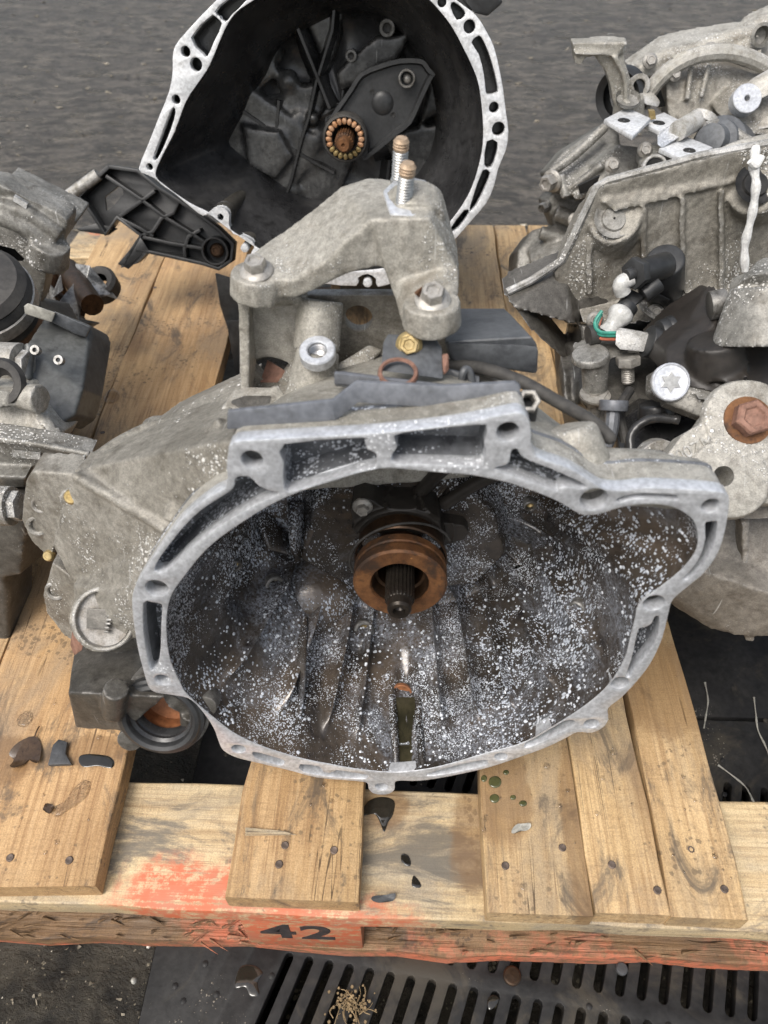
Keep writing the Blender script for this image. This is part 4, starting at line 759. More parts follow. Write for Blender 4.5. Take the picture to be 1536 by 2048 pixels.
o22 = catmull(F2.px(o2_px), 2); i22 = catmull(F2.px(i2_px), 3); p22 = [catmull(F2.px(p), 2) for p in p2]
b2 = []
for u, v, r in h2_px:
    c = F2.px([(u, v)])[0]; b2.append((c, abs(F2.px([(u+r, v)])[0][0]-c[0])))
part('flange_face', plate(F2, o22, [i22]+p22+[circ(*c, r, 22) for c, r in b2], 0, .012, .0008), M['machined_bright'], G2)
part('pocket_floor', plate(F2, offset(o22, -.0015), [offset(i22, .001)], .026, .029, .0005), M['black_oily'], G2)
for p in p22:
    pq = offset(p, .0004); part('pocket_wall', loft([[F2.p(a, b, .0115) for a, b in pq], [F2.p(a, b, .0262) for a, b in offset(p, -.001)]]), M['black_oily'], G2)
for c, r in b2: part('bolt_hole', lathe(F2, [(r, .0115), (r*.95, .03), (r*.2, .032)], 20, False, True, *c), M['hole'], G2)
oo = resample(offset(o22, -.0008), 220); c2 = F2.px([(660, 235)])[0]
part('bell_housing', loft([[F2.p(c2[0]+(a-c2[0])*s_, c2[1]+(b-c2[1])*s_, w_) for a, b in oo] for w_, s_ in ((.0115, 1), (.04, .985), (.09, .9), (.15, .75), (.22, .6), (.36, .5))], False, True), M['cast_dark'], G2, sharp=45)
ii = np.array(resample(i22, 900)); an2 = np.arctan2(ii[:, 1]-c2[1], ii[:, 0]-c2[0]); rd2 = np.hypot(ii[:, 0]-c2[0], ii[:, 1]-c2[1]); st_ = np.argsort(an2); an2, rd2 = an2[st_], rd2[st_]
W2 = .15
def r2(t, w_):
    s = min(max(w_/W2, 0), 1); r0 = np.interp(t, np.r_[an2-2*np.pi, an2, an2+2*np.pi], np.r_[rd2, rd2, rd2]); return r0*(1-.3*s*s*(3-2*s))-.002*s+.002*math.sin(4*t+30*w_)*s
rings = [[F2.p(c2[0]+r2(t, w_)*math.cos(t), c2[1]+r2(t, w_)*math.sin(t), w_+.0006) for t in np.linspace(-math.pi, math.pi, 180, endpoint=False)] for w_ in [0, .005]+[.012+.01*k for k in range(14)]]
for s_, w_ in ((.95, W2+.002), (.8, W2+.008), (.55, W2+.006), (.3, W2-.004), (.02, W2-.004)):
    rings.append([F2.p(c2[0]+r2(t, W2)*s_*math.cos(t), c2[1]+r2(t, W2)*s_*math.sin(t), w_+.003*math.sin(3*t+1)+.002*math.sin(8*t)) for t in np.linspace(-math.pi, math.pi, 180, endpoint=False)])
part('bell_interior', loft(rings, False, True), M['black_oily'], G2, sharp=60)
def fin2(pxs, h, th, w_=.148):
    pts = [q2(u, v, w_-.002) for u, v in pxs]; rg = []
    for i, p in enumerate(pts):
        tg = (pts[min(i+1, len(pts)-1)]-pts[max(i-1, 0)]).normalized(); s = tg.cross(F2.n).normalized()*th
        rg.append([p-s*4+bk2*.03, p-s*1.6, p-s*.75+F2.n*h*.6, p-s*.3+F2.n*h, p+s*.3+F2.n*h, p+s*.75+F2.n*h*.6, p+s*1.6, p+s*4+bk2*.03])
    part('rib', loft(rg, True, True), M['black_oily'], G2, sharp=55)
for l, h, th in [(zb([(590, -40), (640, 90), (700, 240), (740, 340), (775, 430)]), .022, .004), (zb([(800, -60), (785, 120), (745, 250), (720, 330), (690, 470), (660, 560), (620, 720), (575, 850), (500, 960)]), .02, .0035), (zb([(255, 315), (380, 410), (510, 500), (600, 580), (700, 640), (790, 690)]), .016, .004),
                 (zb([(205, 600), (290, 650), (370, 695)]), .012, .004), (zb([(470, 230), (440, 310), (380, 390)]), .014, .008), (zb([(570, 400), (560, 520), (540, 660)]), .016, .004), (zb([(940, 600), (1100, 570), (1230, 540), (1380, 490)]), .01, .006), (zb([(1010, 640), (1000, 720), (1020, 800)]), .012, .004), (zb([(1190, 820), (1290, 830), (1340, 800)]), .01, .004)]:
    fin2(l, h*1.25, th*1.35)
lump = []
for (x, y_, r, w_) in [(540, 210, 40, .15), (600, 330, 45, .145), (560, 440, 50, .15), (650, 480, 60, .15), (600, 540, 40, .14), (520, 560, 30, .14), (430, 680, 30, .14), (500, 680, 30, .138), (700, 480, 25, .13), (640, 600, 36, .14), (720, 560, 60, .15), (390, 370, 60, .155), (450, 340, 45, .15), (980, 410, 30, .13), (1230, 360, 45, .14), (1290, 420, 36, .14), (1240, 500, 40, .14), (760, 560, 90, .165), (700, 650, 60, .15), (620, 770, 40, .14), (400, 800, 80, .16)]:
    p = q2(280+x*.4948, y_*.4948, w_); lump.append(ball(p, r*.4948/FPX*(p-CP).length*.95, n=14, m=9))
for (x, y_, r) in [(420, 685, 22), (560, 690, 30), (535, 810, 32), (610, 640, 22)]:
    p = q2(280+x*.4948, y_*.4948, .15); rr = r*.4948/FPX*.95; lump.append(cyl(p+F2.n*.014, p+bk2*.02, rr, rr*1.15, 20))
lump += [prism(F2, F2.px(zb(l)), w_, .17, 1.06) for l, w_ in [([(110, 640), (180, 440), (262, 322), (380, 408), (510, 500), (600, 580), (690, 640), (620, 760), (500, 930), (330, 850), (150, 740)], .128), ([(330, 560), (500, 590), (560, 700), (480, 800), (360, 740)], .118), ([(640, 650), (760, 700), (830, 720), (760, 900), (560, 960), (600, 800)], .134), ([(950, 610), (1090, 580), (1230, 560), (1330, 620), (1260, 800), (1060, 830), (1000, 700)], .13), ([(1180, 330), (1300, 330), (1340, 480), (1200, 520), (1130, 560)], .126), ([(590, 60), (780, 40), (740, 250), (700, 330)], .14), ([(300, 300), (450, 230), (480, 330), (400, 400)], .135)]]
lump += [prism(F2, F2.px(zb([(500, 440), (575, 390), (690, 370), (700, 480), (640, 580), (560, 560), (520, 500)])), .135, .165, 1.1), prism(F2, F2.px(zb([(750, 330), (790, 280), (930, 160), (1090, 150), (1030, 260), (870, 360), (770, 410)])), .125, .17, 1.1)]
cast('cast_lump', lump, M['oily_grey'], G2, .0035, 14)
for (u, v, r, w_) in [(702, 112, 11, .115), (774, 56, 15, .115), (905, 203, 5, .12)]:
    Fb = Frame(q2(u, v, w_), F2.u, F2.v); rr = r/FPX*.93; part('bolt_boss', ringtube(Fb, rr, rr*.5, 0, .03, 24), M['cast_dark'], G2); part('boss_hole', lathe(Fb, [(rr*.55, .003), (rr*.1, .004)], 14, False, True), M['hole'], G2)
# release lever, bearing, shaft
lv = [(652, 247), (664, 228), (700, 176), (721, 145), (760, 128), (800, 117), (838, 117), (852, 124), (860, 136), (870, 148), (862, 160), (842, 204), (822, 246), (795, 268), (734, 317), (726, 312), (730, 290), (712, 262), (690, 235)]
lf = F2.back(.085); l2 = catmull(lf.px(lv), 2)
lvp = [prism(lf, l2, 0, .006), loft([[lf.p(a, b, .004) for a, b in l2], [lf.p(a, b, -.008) for a, b in l2], [lf.p(a, b, -.008) for a, b in offset(l2, -.0045)], [lf.p(a, b, .001) for a, b in offset(l2, -.007)]])]
part('release_lever', lvp, M['dark_plastic'], G2, sharp=40)
cd_ = lf.px([(765, 206)])[0]; part('lever_dimple', lathe(lf, [(.014, .0005), (.011, -.0025), (.006, -.0035), (.0005, -.004)], 28, False, True, *cd_), M['dark_plastic'], G2)
for (u, v) in ((744, 184), (786, 230)):
    c = lf.px([(u, v)])[0]; part('lever_hole', lathe(lf, [(.0032, -.0003), (.003, -.0006), (.0004, -.0002)], 14, False, True, *c), M['hole'], G2)
c = lf.px([(814, 156)])[0]; part('pivot_cup', ringtube(Frame(lf.p(*c), F2.u, F2.v), .0098, .0074, -.014, .004, 26), M['cast_dark'], G2); part('pivot_ball', ball(lf.p(*c, .002)+F2.n*.004, .0058), M['zinc_dull'], G2)
BF = Frame(q2(690, 278, .062), F2.u, (0, F2.v.y-.12, F2.v.z))
part('bearing_carrier', lathe(BF, [(.0235, .03), (.0265, .02), (.0275, .002), (.026, -.0005), (.0245, -.001), (.0235, .002)], 48), M['rubber'], G2)
part('bearing_bush', lathe(BF, [(.024, .004), (.0155, .004), (.015, .03), (.001, .031)], 44), M['black_oily'], G2)
for k in range(20):
    a_ = 2*math.pi*k/20; c_ = BF.p(.0198*math.cos(a_), .0198*math.sin(a_), .0005); rt = (BF.u*math.cos(a_)+BF.v*math.sin(a_)); tg = -BF.u*math.sin(a_)+BF.v*math.cos(a_)
    pc = loft([[c_+rt*.0039*math.cos(t)*s+tg*.0029*math.sin(t)*s+BF.n*h for t in np.linspace(0, 2*math.pi, 10, endpoint=False)] for s, h in ((1, -.003), (1, .001), (.85, .0022), (.5, .0026))], True, True)
    part('bearing_segment', pc, M['brass'] if math.sin(a_) < -.45 else M['copper'], G2, label=None)
def srp2(rr, cut, w_): return [BF.p(r_*math.cos(2*math.pi*k/60), r_*math.sin(2*math.pi*k/60), w_) for k in range(60) for r_ in [rr if k % 3 else cut]]
part('splined_shaft', loft([srp2(.0112, .0098, .03), srp2(.0112, .0098, -.018), srp2(.0095, .0092, -.0195), srp2(.0082, .0082, -.026), srp2(.0066, .0066, -.0285), srp2(.0025, .0025, -.0285), srp2(.001, .001, -.026)], False, True), M['rust'], G2, sharp=25)
# rear case and feet so that it stands on the boards
cast('gear_case', [cyl(F2.p(c2[0], c2[1], .175), F2.p(c2[0], c2[1]-.03, .36), .11, .09, 24), box(F2.o.x-.12, F2.o.x+.1, 1.1, 1.24, DZ+.001, .36), box(F2.o.x-.05, F2.o.x+.07, .99, 1.15, DZ+.001, .22)], M['cast_dark'], G2, .006, 5)
# black plastic mounting bracket on the lower left
YB = Frame((0, .845, 0), (1, 0, 0), (0, .35, .937)); qb = YB.q
def za(l): return [(x*.3385, y_*.3385) for x, y_ in l]
floor_px = za([(640, 985), (810, 1010), (930, 1110), (1090, 1210), (1280, 1350), (1380, 1440), (1365, 1540), (1300, 1590), (1200, 1560), (1000, 1510), (880, 1490), (800, 1480), (830, 1390), (690, 1290), (620, 1380), (520, 1230), (470, 1160), (580, 1040)])
hole_px = za([(590, 1170), (690, 1090), (700, 1150), (640, 1220), (600, 1250)])
fl = YB.px(floor_px); part('bracket_floor', plate(YB, fl, [YB.px(hole_px)], .018, .022, .0006), M['dark_plastic'], G2)
def wall(pxl, name='bracket_rib', w0=0, w1=.02, th=.0022, closed=False):
    pts = YB.px(pxl); n = len(pts); 
    a = np.array(pts); t = np.gradient(a, axis=0) if not closed else np.roll(a, -1, 0)-np.roll(a, 1, 0); nn = np.c_[-t[:, 1], t[:, 0]]; nn /= np.linalg.norm(nn, axis=1)[:, None]
    L, R_ = a+nn*th, a-nn*th
    rg = [[YB.p(*L[i], w0), YB.p(*R_[i], w0), YB.p(*R_[i], w1), YB.p(*L[i], w1)] for i in range(n)]
    if closed: rg.append(rg[0])
    part(name, loft(rg, not closed, not closed), M['dark_plastic'], G2, bevel=.0007)
wall(za([(640, 985), (810, 1010), (930, 1110), (1090, 1210), (1280, 1350), (1375, 1440), (1365, 1540), (1290, 1590), (1200, 1560), (1000, 1515), (880, 1490), (800, 1480)]), 'bracket_rim')
wall(za([(640, 985), (560, 1060), (465, 1160), (520, 1235), (620, 1385), (690, 1285), (830, 1390), (770, 1490), (720, 1580), (800, 1550), (860, 1490)]), 'bracket_rim')
for l in [[(620, 1040), (830, 1180), (960, 1280), (1110, 1370), (1200, 1430)], [(690, 1290), (830, 1190), (910, 1130)], [(830, 1395), (900, 1370), (950, 1290), (1020, 1260), (1050, 1200), (940, 1120)], [(830, 1400), (1000, 1440), (1190, 1470)], [(700, 1290), (820, 1350), (900, 1400)], [(1180, 1360), (1110, 1400), (1085, 1470), (1090, 1530)]]:
    wall(za(l), w0=.002)
cb = YB.px(za([(1270, 1485)]))[0]
part('bushing_ring', ringtube(Frame(YB.p(*cb), YB.u, YB.v), .0185, .0155, -.001, .02, 36), M['dark_plastic'], G2); hexbolt(Frame(YB.p(*cb, .012), YB.u, YB.v), G2, .0075, .005, 1.3, 'rust_dark')
part('bracket_post', tube([YB.q(*za([(395, 1165)])[0], .0), YB.q(*za([(580, 1030)])[0], .004)], .0075, 14, 1), M['cast'], G2)
part('bracket_foot', hull([YB.q(*p, w_) for p in za([(830, 1400), (880, 1480), (760, 1590), (695, 1560)]) for w_ in (0, .03)]), M['dark_plastic'], G2, bevel=.0012)
part('bracket_foot', hull([YB.q(*p, w_) for p in za([(450, 1350), (570, 1320), (700, 1350), (640, 1390), (470, 1365)]) for w_ in (0.01, .03)]), M['dark_plastic'], G2, bevel=.0012)
part('bracket_leg', [hull([aty(*p, yy) for p in [(430, 545), (478, 560), (486, 640), (476, 690), (456, 660), (440, 610)] for yy in (.86, .89)]), hull([aty(*p, yy) for p in [(452, 640), (480, 640), (492, 760), (474, 760), (462, 690)] for yy in (.84, .86)])], M['dark_plastic'], G2, bevel=.002)
part('plug_housing', [hull([q2(*p, w_) for p in [(905, -40), (950, -60), (1006, 0), (1003, 8), (975, 32), (950, 26), (930, 4)] for w_ in (.004, .05)]), hull([q2(*p, w_) for p in [(880, -30), (915, -30), (955, 22), (935, 20)] for w_ in (.01, .05)])], M['dark_plastic'], G2, bevel=.003)
# ------------------------------------------------------------------ gearboxes on the right and at the left edge
def yy(l, d=None): return [aty(u, v, d if d is not None else k) for u, v, *r in l for k in (r if r else (d,))]
def Y(u, v, d): return aty(u, v, d)
def sl(l, d, th, dz=0): return slab([aty(u, v, d) for u, v in l], (0, th, dz))
def hl(l, th=0, dz=0): p = [aty(*a) for a in l]; return hull(p+([x+Vector((0, th, dz)) for x in p] if th or dz else []))
YF = lambda p, tilt=.3: Frame(p, (1, 0, 0), (0, math.cos(math.asin(1))+(1-tilt)*0+tilt, math.sqrt(1-tilt*tilt)))
# --- far right: grey gearbox with an upright forked arm and a stepped steel bracket
G3 = thing('gearbox', (.56, 1.02, DZ), 'grey gearbox in the far right corner with an upright arm and stepped steel bracket with three threaded holes', 'gearbox', 'used gearboxes on the pallet')
G3['label'] = 'grey gearbox in far right corner with upright cast arm and stepped three-hole steel bracket'
cast('bell_housing', [hl([(1265, 150, 1.02), (1340, 98, 1.04), (1385, 86, 1.05), (1410, 88, 1.05), (1480, 70, 1.06), (1600, 60, 1.06), (1600, 330, 1.0), (1420, 330, .98), (1300, 200, 1.0)], .06),
   tube([Y(1275, 150, 1.0), Y(1330, 118, 1.01), Y(1390, 105, 1.015), Y(1470, 78, 1.02), Y(1560, 70, 1.02)], .012, 10, 5),
   hl([(1440, 110, 1.0), (1490, 75, 1.02), (1510, 40, 1.03), (1600, 0, 1.04), (1600, 120, 1.0), (1500, 110, .99)], .03),
   hl([(1265, 152, 1.0), (1330, 112, 1.01), (1372, 92, 1.02), (1385, 100, 1.01), (1340, 140, .99), (1280, 165, .985)], .02)], M['cast_light'], G3, .0032, 4)
def arc(cx, cy, rx, ry, a0, a1, n, d): return [Y(cx+rx*math.cos(t), cy+ry*math.sin(t), d) for t in np.linspace(R(a0), R(a1), n)]
part('bell_rim', tube(arc(1440, 270, 165, 165, 200, 330, 14, .965), .009, 10, 2), M['cast_light'], G3)
cast('bell_web', [hl([(1330, 160, .97), (1380, 130, .985), (1450, 128, .985), (1536, 160, .97), (1600, 330, .93), (1400, 330, .93), (1340, 260, .95)], .04), tube([Y(1383, 130, .972), Y(1374, 200, .955)], .0035, 8, 1), tube([Y(1418, 130, .972), Y(1402, 195, .955)], .0035, 8, 1),
   hl([(1425, 210, .95), (1470, 168, .96), (1600, 150, .95), (1600, 270, .9), (1500, 272, .9), (1440, 235, .92)], .03)], M['cast'], G3, .0028, 5)
part('cover_pad', hl([(1440, 215, .945), (1480, 175, .955), (1600, 160, .945), (1600, 245, .9), (1500, 262, .905)], .01), M['cast'], G3, bevel=.006)
part('lug_strap', hl([(1475, 190, .925), (1510, 160, .93), (1600, 110, .93), (1600, 150, .92), (1530, 195, .91), (1490, 215, .91)], .008), M['cast_light'], G3, bevel=.003)
Fw = Frame(Y(1492, 199, .905), (1, 0, 0), (0, .62, .78)); part('strap_washer', ringtube(Fw, .0155, .003, -.004, .01, 30), M['machined'], G3)
Fw = Frame(Y(1516, 72, 1.0), (1, 0, 0), (0, .3, .95)); part('lug_bore', lathe(Fw, [(.0125, -.012), (.009, -.013), (.0085, 0), (.001, .002)], 24), M['case_grey'], G3)
for pts in ([(1335, 118), (1362, 108), (1376, 118), (1360, 132), (1344, 128)], [(1478, 118), (1512, 105), (1510, 122), (1492, 138), (1482, 130)]):
    pc = [Y(u, v, .975) for u, v in pts]; part('paper_scrap', slab([p+Vector((0, -.012, .006)) for p in pts and pc], (0, .002, -.001)), M['stone'], G3)
cast('lever_arm', [hl([(1146, 86, .93), (1168, 76, .95), (1226, 65, .96), (1258, 82, .94), (1256, 98, .93), (1240, 112, .925), (1188, 108, .92), (1148, 110, .92)], 0)[0:2], sl([(1145, 86), (1150, 128), (1164, 130), (1170, 116), (1190, 112), (1240, 104), (1258, 84)], .925, .02),
   sl([(1186, 108), (1246, 100), (1252, 130), (1262, 160), (1275, 195), (1282, 222), (1240, 226), (1226, 205), (1222, 175), (1212, 145), (1198, 125)], .93, .022), tube([Y(1228, 112, .924), Y(1248, 150, .924), Y(1252, 185, .924), Y(1250, 205, .924)], .003, 8, 3), cyl(Y(1258, 195, .935), Y(1256, 240, .935), .0165, .0185, 24)], M['cast_light'], G3, .0024, 5)
Fw = Frame(Y(1256, 196, .918), (1, 0, 0), (0, .93, .36)); part('arm_socket', lathe(Fw, [(.014, -.001), (.0125, .004), (.001, .006)], 26), M['case_grey'], G3)
part('pulley_ring', lathe(Frame(Y(1238, 195, .97), (.7, -.7, 0), (0, 0, 1)), [(.022, 0), (.03, -.004), (.032, 0), (.032, .012), (.022, .014)], 36), M['dark_plastic'], G3)
part('bolt_eye', ringtube(Frame(Y(1277, 172, .955), (1, 0, 0), (0, .3, .95)), .0125, .0068, -.004, .02, 26), M['cast'], G3)
part('bell_window', sl([(1292, 165), (1318, 168), (1332, 212), (1318, 215), (1296, 190)], .972, .004), M['hole'], G3)
part('rubber_rib', hl([(1280, 190, .94), (1308, 188, .95), (1322, 205, .945), (1318, 216, .94), (1290, 210, .93)], .015), M['cast_light'], G3, bevel=.003)
# stepped bracket: three tabs at different heights, each with a threaded hole
tabs = [([(1208, 238), (1254, 214), (1302, 236), (1266, 272)], (1248, 240)), ([(1280, 243), (1328, 224), (1360, 240), (1320, 262)], (1318, 245)), ([(1318, 296), (1362, 268), (1426, 294), (1384, 326)], (1379, 300))]
for i, (tp, hc_) in enumerate(tabs):
    zt = aty(hc_[0], hc_[1], (.885, .90, .845)[i]).z; pts = [atz(u, v, zt) for u, v in tp]
    part('bracket_tab', slab(pts, (0, 0, -.005)), M['machined_bright'], G3, bevel=.001)
    part('tab_hole', lathe(Frame(atz(*hc_, zt+.0006), (1, 0, 0), (0, 1, 0)), [(.0068, .0004), (.0062, -.0002), (.0008, .0002)], 20), M['hole'], G3)
part('bracket_step', hl([(1316, 262, .885), (1358, 242, .9), (1362, 272, .87), (1325, 296, .85), (1316, 290, .85)], .003), M['machined'], G3, bevel=.001)
part('bracket_lip', hl([(1384, 326, .838), (1427, 295, .86), (1424, 318, .855), (1386, 340, .838)], .003), M['cast_light'], G3, bevel=.001)
cast('gear_case', [hl([(1092, 345, .93), (1130, 300, .95), (1215, 245, .97), (1240, 270, .95), (1240, 400, .9), (1170, 400, .88), (1110, 380, .9)], .05, -.02), hl([(1195, 330, .89), (1240, 290, .91), (1330, 300, .93), (1400, 330, .93), (1400, 420, .85), (1200, 440, .85), (1180, 400, .87)], .06, -.02),
   hl([(1090, 405, .93), (1110, 385, .94), (1180, 400, .93), (1240, 420, .92), (1180, 560, .9), (1150, 560, .9)], .06, -.02), hl([(1036, 500, .93), (1065, 460, .95), (1180, 430, .95), (1200, 540, .92), (1080, 600, .9), (1032, 575, .9)], .08, -.05),
   tube([Y(1100, 345, .905), Y(1150, 310, .915), Y(1212, 252, .935)], .006, 8, 2), tube([Y(1120, 350, .895), Y(1132, 395, .88)], .006, 8, 1), tube([Y(1140, 378, .885), Y(1205, 330, .885)], .005, 8, 1), tube([Y(1150, 395, .88), Y(1200, 375, .87)], .005, 8, 1), tube([Y(1110, 425, .915), Y(1190, 455, .905)], .01, 8, 1), tube([Y(1080, 465, .92), Y(1175, 490, .91)], .009, 8, 1),
   hl([(1060, 520, .9), (1090, 500, .9), (1130, 500, .88), (1130, 560, .88), (1075, 570, .88)], .04), cyl(Y(1310, 318, .86), Y(1310, 345, .86), .017, .02), cyl(Y(1300, 300, .88), Y(1300, 320, .88), .014, .016)], M['case_grey'], G3, .003, 4)
part('case_pocket', sl([(1156, 372), (1200, 352), (1190, 378), (1160, 388)], .868, .004), M['hole'], G3)
part('case_base', box(.30, .62, .96, 1.12, DZ+.001, .3), M['cast_dark'], G3, bevel=.01)
Fw = Frame(Y(1104, 362, .888), (.75, -.66, 0), (0, 0, 1)); hexbolt(Fw, G3, .0095, .014, 1.35, 'zinc_dull'); hexbolt(Frame(Y(1092, 412, .91), (.75, -.66, 0), (0, 0, 1)), G3, .006, .01, 1.3, 'cast_dark')
part('bore_rim', ringtube(Frame(Y(1310, 336, .838), (1, 0, 0), (0, .6, .8)), .014, .0105, -.002, .006, 24), M['case_grey'], G3); part('bore_hole', lathe(Frame(Y(1310, 336, .838), (1, 0, 0), (0, .6, .8)), [(.0107, .0005), (.0005, .004)], 20), M['hole'], G3)
part('selector_tube', [cyl(Y(1395, 240, .9), Y(1355, 262, .87), .011, .0105), cyl(Y(1410, 232, .905), Y(1402, 248, .9), .015, .015)], M['cast_light'], G3)
part('shift_boot', lathe(frame_axis(Y(1430, 285, .88), (-.6, -.6, .4)), [(.006, -.02), (.016, -.018), (.018, -.006), (.024, -.002), (.025, .006), (.03, .01), (.03, .05)], 30, True), M['slate_plastic'], G3)
part('boot_frame', tube([Y(1410, 255, .885), Y(1440, 250, .89), (Y(1490, 280, .87)), Y(1530, 305, .85)], .006, 10), M['case_grey'], G3)
part('coolant_pipe', tube([Y(1420, 335, .83), Y(1460, 305, .84), Y(1536, 285, .85), Y(1600, 280, .85)], .009, 12), M['cast_light'], G3)
part('amber_cap', hl([(1298, 222, .9), (1310, 222, .9), (1312, 238, .9), (1300, 240, .9)], .006), M['brass'], G3)

# --- middle right: large gearbox with ribbed cover, black speed sensor and connectors
G4 = thing('gearbox', (.36, .68, DZ), 'gearbox with a large ribbed grey cover, black sensor plug and white cord, right of centre', 'gearbox', 'used gearboxes on the pallet')
cov = [(1190, 376), (1212, 368), (1400, 318), (1536, 292), (1640, 270), (1640, 600), (1460, 600), (1160, 640), (1118, 600), (1110, 545)]
cast('ribbed_cover', [slab([Y(u, v, .618-(v-300)*.00004) for u, v in cov], (0, .05, -.035)),
   tube([Y(1118, 540, .618), Y(1192, 380, .626), Y(1215, 370, .626), Y(1400, 320, .629), Y(1540, 294, .631), Y(1640, 272, .634)], .006, 10, 1),
   hl([(1200, 400, .612), (1200, 385, .63), (1400, 335, .632), (1640, 290, .636), (1640, 325, .618), (1400, 375, .612), (1230, 425, .606)], .02)] +
   [hl([(u0-5, v0, .607), (u0+6, v0, .607), (u0+6, 590, .598), (u0-4, 590, .598), (u0-7, v0+10, .625), (u0+9, v0+10, .625), (u0+8, 590, .62), (u0-6, 590, .62)], 0) for u0, v0 in ((1287, 415), (1364, 396), (1442, 380), (1178, 480))]+
   [cyl(Y(1228, 438, .609), Y(1228, 470, .63), .021, .024, 26), cyl(Y(1512, 375, .609), Y(1512, 400, .63), .021, .024, 26), hl([(1160, 640, .585), (1215, 628, .59), (1460, 585, .6), (1640, 560, .6), (1640, 595, .585), (1460, 618, .58), (1180, 662, .572)], .03)], M['cast'], G4, .0024, 4, rough=.0004)
for (u, v) in ((1228, 432), (1512, 362)):
    part('cover_bolt', lathe(Frame(Y(u, v+6, .607), (1, 0, 0), (0, .75, .66)), [(.0165, -.0005), (.0135, .001), (.0105, .001), (.0095, -.001), (.001, -.0014)], 24), M['case_grey'] if u < 1300 else M['hole'], G4)
part('cover_seam', tube([Y(1014, 584, .60), Y(1060, 562, .605), Y(1124, 520, .61), Y(1195, 372, .618), Y(1215, 362, .62), Y(1400, 312, .622), Y(1540, 286, .624)], .0035, 8, 1), M['case_grey'], G4)
cast('side_lug', [hl([(1008, 590, .60), (1020, 575, .61), (1130, 530, .62), (1165, 640, .6), (1150, 650, .58), (1025, 615, .585)], .03), hl([(1025, 610, .59), (1060, 610, .6), (1160, 740, .58), (1130, 720, .57), (1060, 660, .575)], .04), hl([(1130, 540, .62), (1180, 500, .62), (1300, 560, .62), (1220, 640, .6), (1160, 640, .6)], .04),
   hl([(1160, 650, .58), (1220, 650, .58), (1250, 690, .56), (1170, 720, .56)], .05, -.03)], M['cast_dark'], G4, .0026, 5)
cast('gear_case', [hl([(1150, 700, .56), (1330, 660, .57), (1640, 600, .58), (1640, 800, .52), (1240, 900, .47), (1160, 800, .5)], .1, -.05), box(.19, .5, .62, .8, DZ+.001, .33), hl([(1128, 750, .53), (1165, 745, .54), (1168, 800, .52), (1135, 830, .5), (1122, 790, .52)], .03)], M['cast_dark'], G4, .004, 4)
part('cord', [tube([Y(1512, 292, .606), Y(1508, 330, .598), Y(1512, 372, .592), Y(1504, 430, .59), Y(1490, 490, .588), Y(1490, 542, .585)], lambda t: .0028+.0009*math.sin(t*19)**2, 10, 8), ball(Y(1508, 335, .597), .0042, n=12), tube([Y(1500, 322, .594), Y(1512, 332, .594), Y(1524, 312, .598)], .0026, 8, 4)], M['white'], G4)
# speed sensor and its loom
c0 = Y(1322, 552, .565)
part('speed_sensor', [cyl(Y(1330, 520, .57), Y(1328, 585, .592), .0155, .0165, 26, .002), cyl(Y(1332, 530, .565), Y(1268, 548, .545), .0105, .0095, 22), cyl(Y(1278, 545, .548), Y(1266, 548, .544), .0125, .0125, 6), cyl(Y(1266, 548, .545), Y(1252, 552, .542), .0055, .005, 14), hull([Y(1310, 585, .56), Y(1340, 600, .565), Y(1330, 612, .57), Y(1298, 600, .56), Y(1310, 590, .58), Y(1340, 590, .59)])], M['dark_plastic'], G4, bevel=.0005)
part('sensor_collar', lathe(frame_axis(Y(1326, 600, .572), (0, -.35, .93)), [(.02, -.002), (.021, .001), (.019, .005), (.012, .005)], 30), M['case_grey'], G4)
part('connector_plug', [hull([Y(1240, 592, .545), Y(1262, 578, .55), Y(1290, 592, .545), Y(1266, 615, .535)]+[Y(1240, 600, .56), Y(1290, 600, .56)]), cyl(Y(1285, 590, .545), Y(1318, 566, .55), .0075, .007), cyl(Y(1258, 610, .54), Y(1246, 625, .535), .0085, .0085), hull([Y(1236, 606, .538), Y(1258, 628, .532), Y(1272, 618, .532), Y(1252, 598, .538), Y(1250, 615, .55)])], M['dark_plastic'], G4, bevel=.0006)
part('pipe_elbow', tube([Y(1262, 556, .545), Y(1242, 568, .542), Y(1246, 585, .542)], .0065, 12), M['clear'], G4)
part('clear_sleeve', tube([Y(1246, 622, .535), Y(1232, 642, .528), Y(1212, 668, .522)], lambda t: .0085+.002*math.sin(t*7), 14, 6), M['clear'], G4)
for k, (m_, o_) in enumerate((('wire_green', 0), ('wire_green', 5), ('wire_red', 12))):
    part('wire', tube([Y(1204-k, 622+o_, .528), Y(1190+k*3, 645+o_, .522), Y(1200, 664+o_, .515), Y(1238, 666+o_, .512)], .0015, 8), M[m_], G4)
part('loom_connector', [hull([Y(1232, 658, .512), Y(1240, 654, .515), Y(1300, 664, .51), Y(1298, 706, .5), Y(1240, 700, .5), Y(1230, 690, .504)]+[Y(1240, 680, .53), Y(1300, 690, .53)])], M['case_grey'], G4, bevel=.002)
part('connector_collar', [cyl(Y(1294, 682, .505), Y(1322, 690, .505), .0125, .012, 20, .001), cyl(Y(1318, 668, .51), Y(1338, 664, .512), .0105, .0115, 16, .001), cyl(Y(1336, 665, .512), Y(1350, 661, .513), .0125, .0125, 16, .0015)], M['dark_plastic'], G4)
part('sleeve_stub', cyl(Y(1176, 672, .52), Y(1196, 668, .522), .008, .008, 14), M['rubber'], G4)
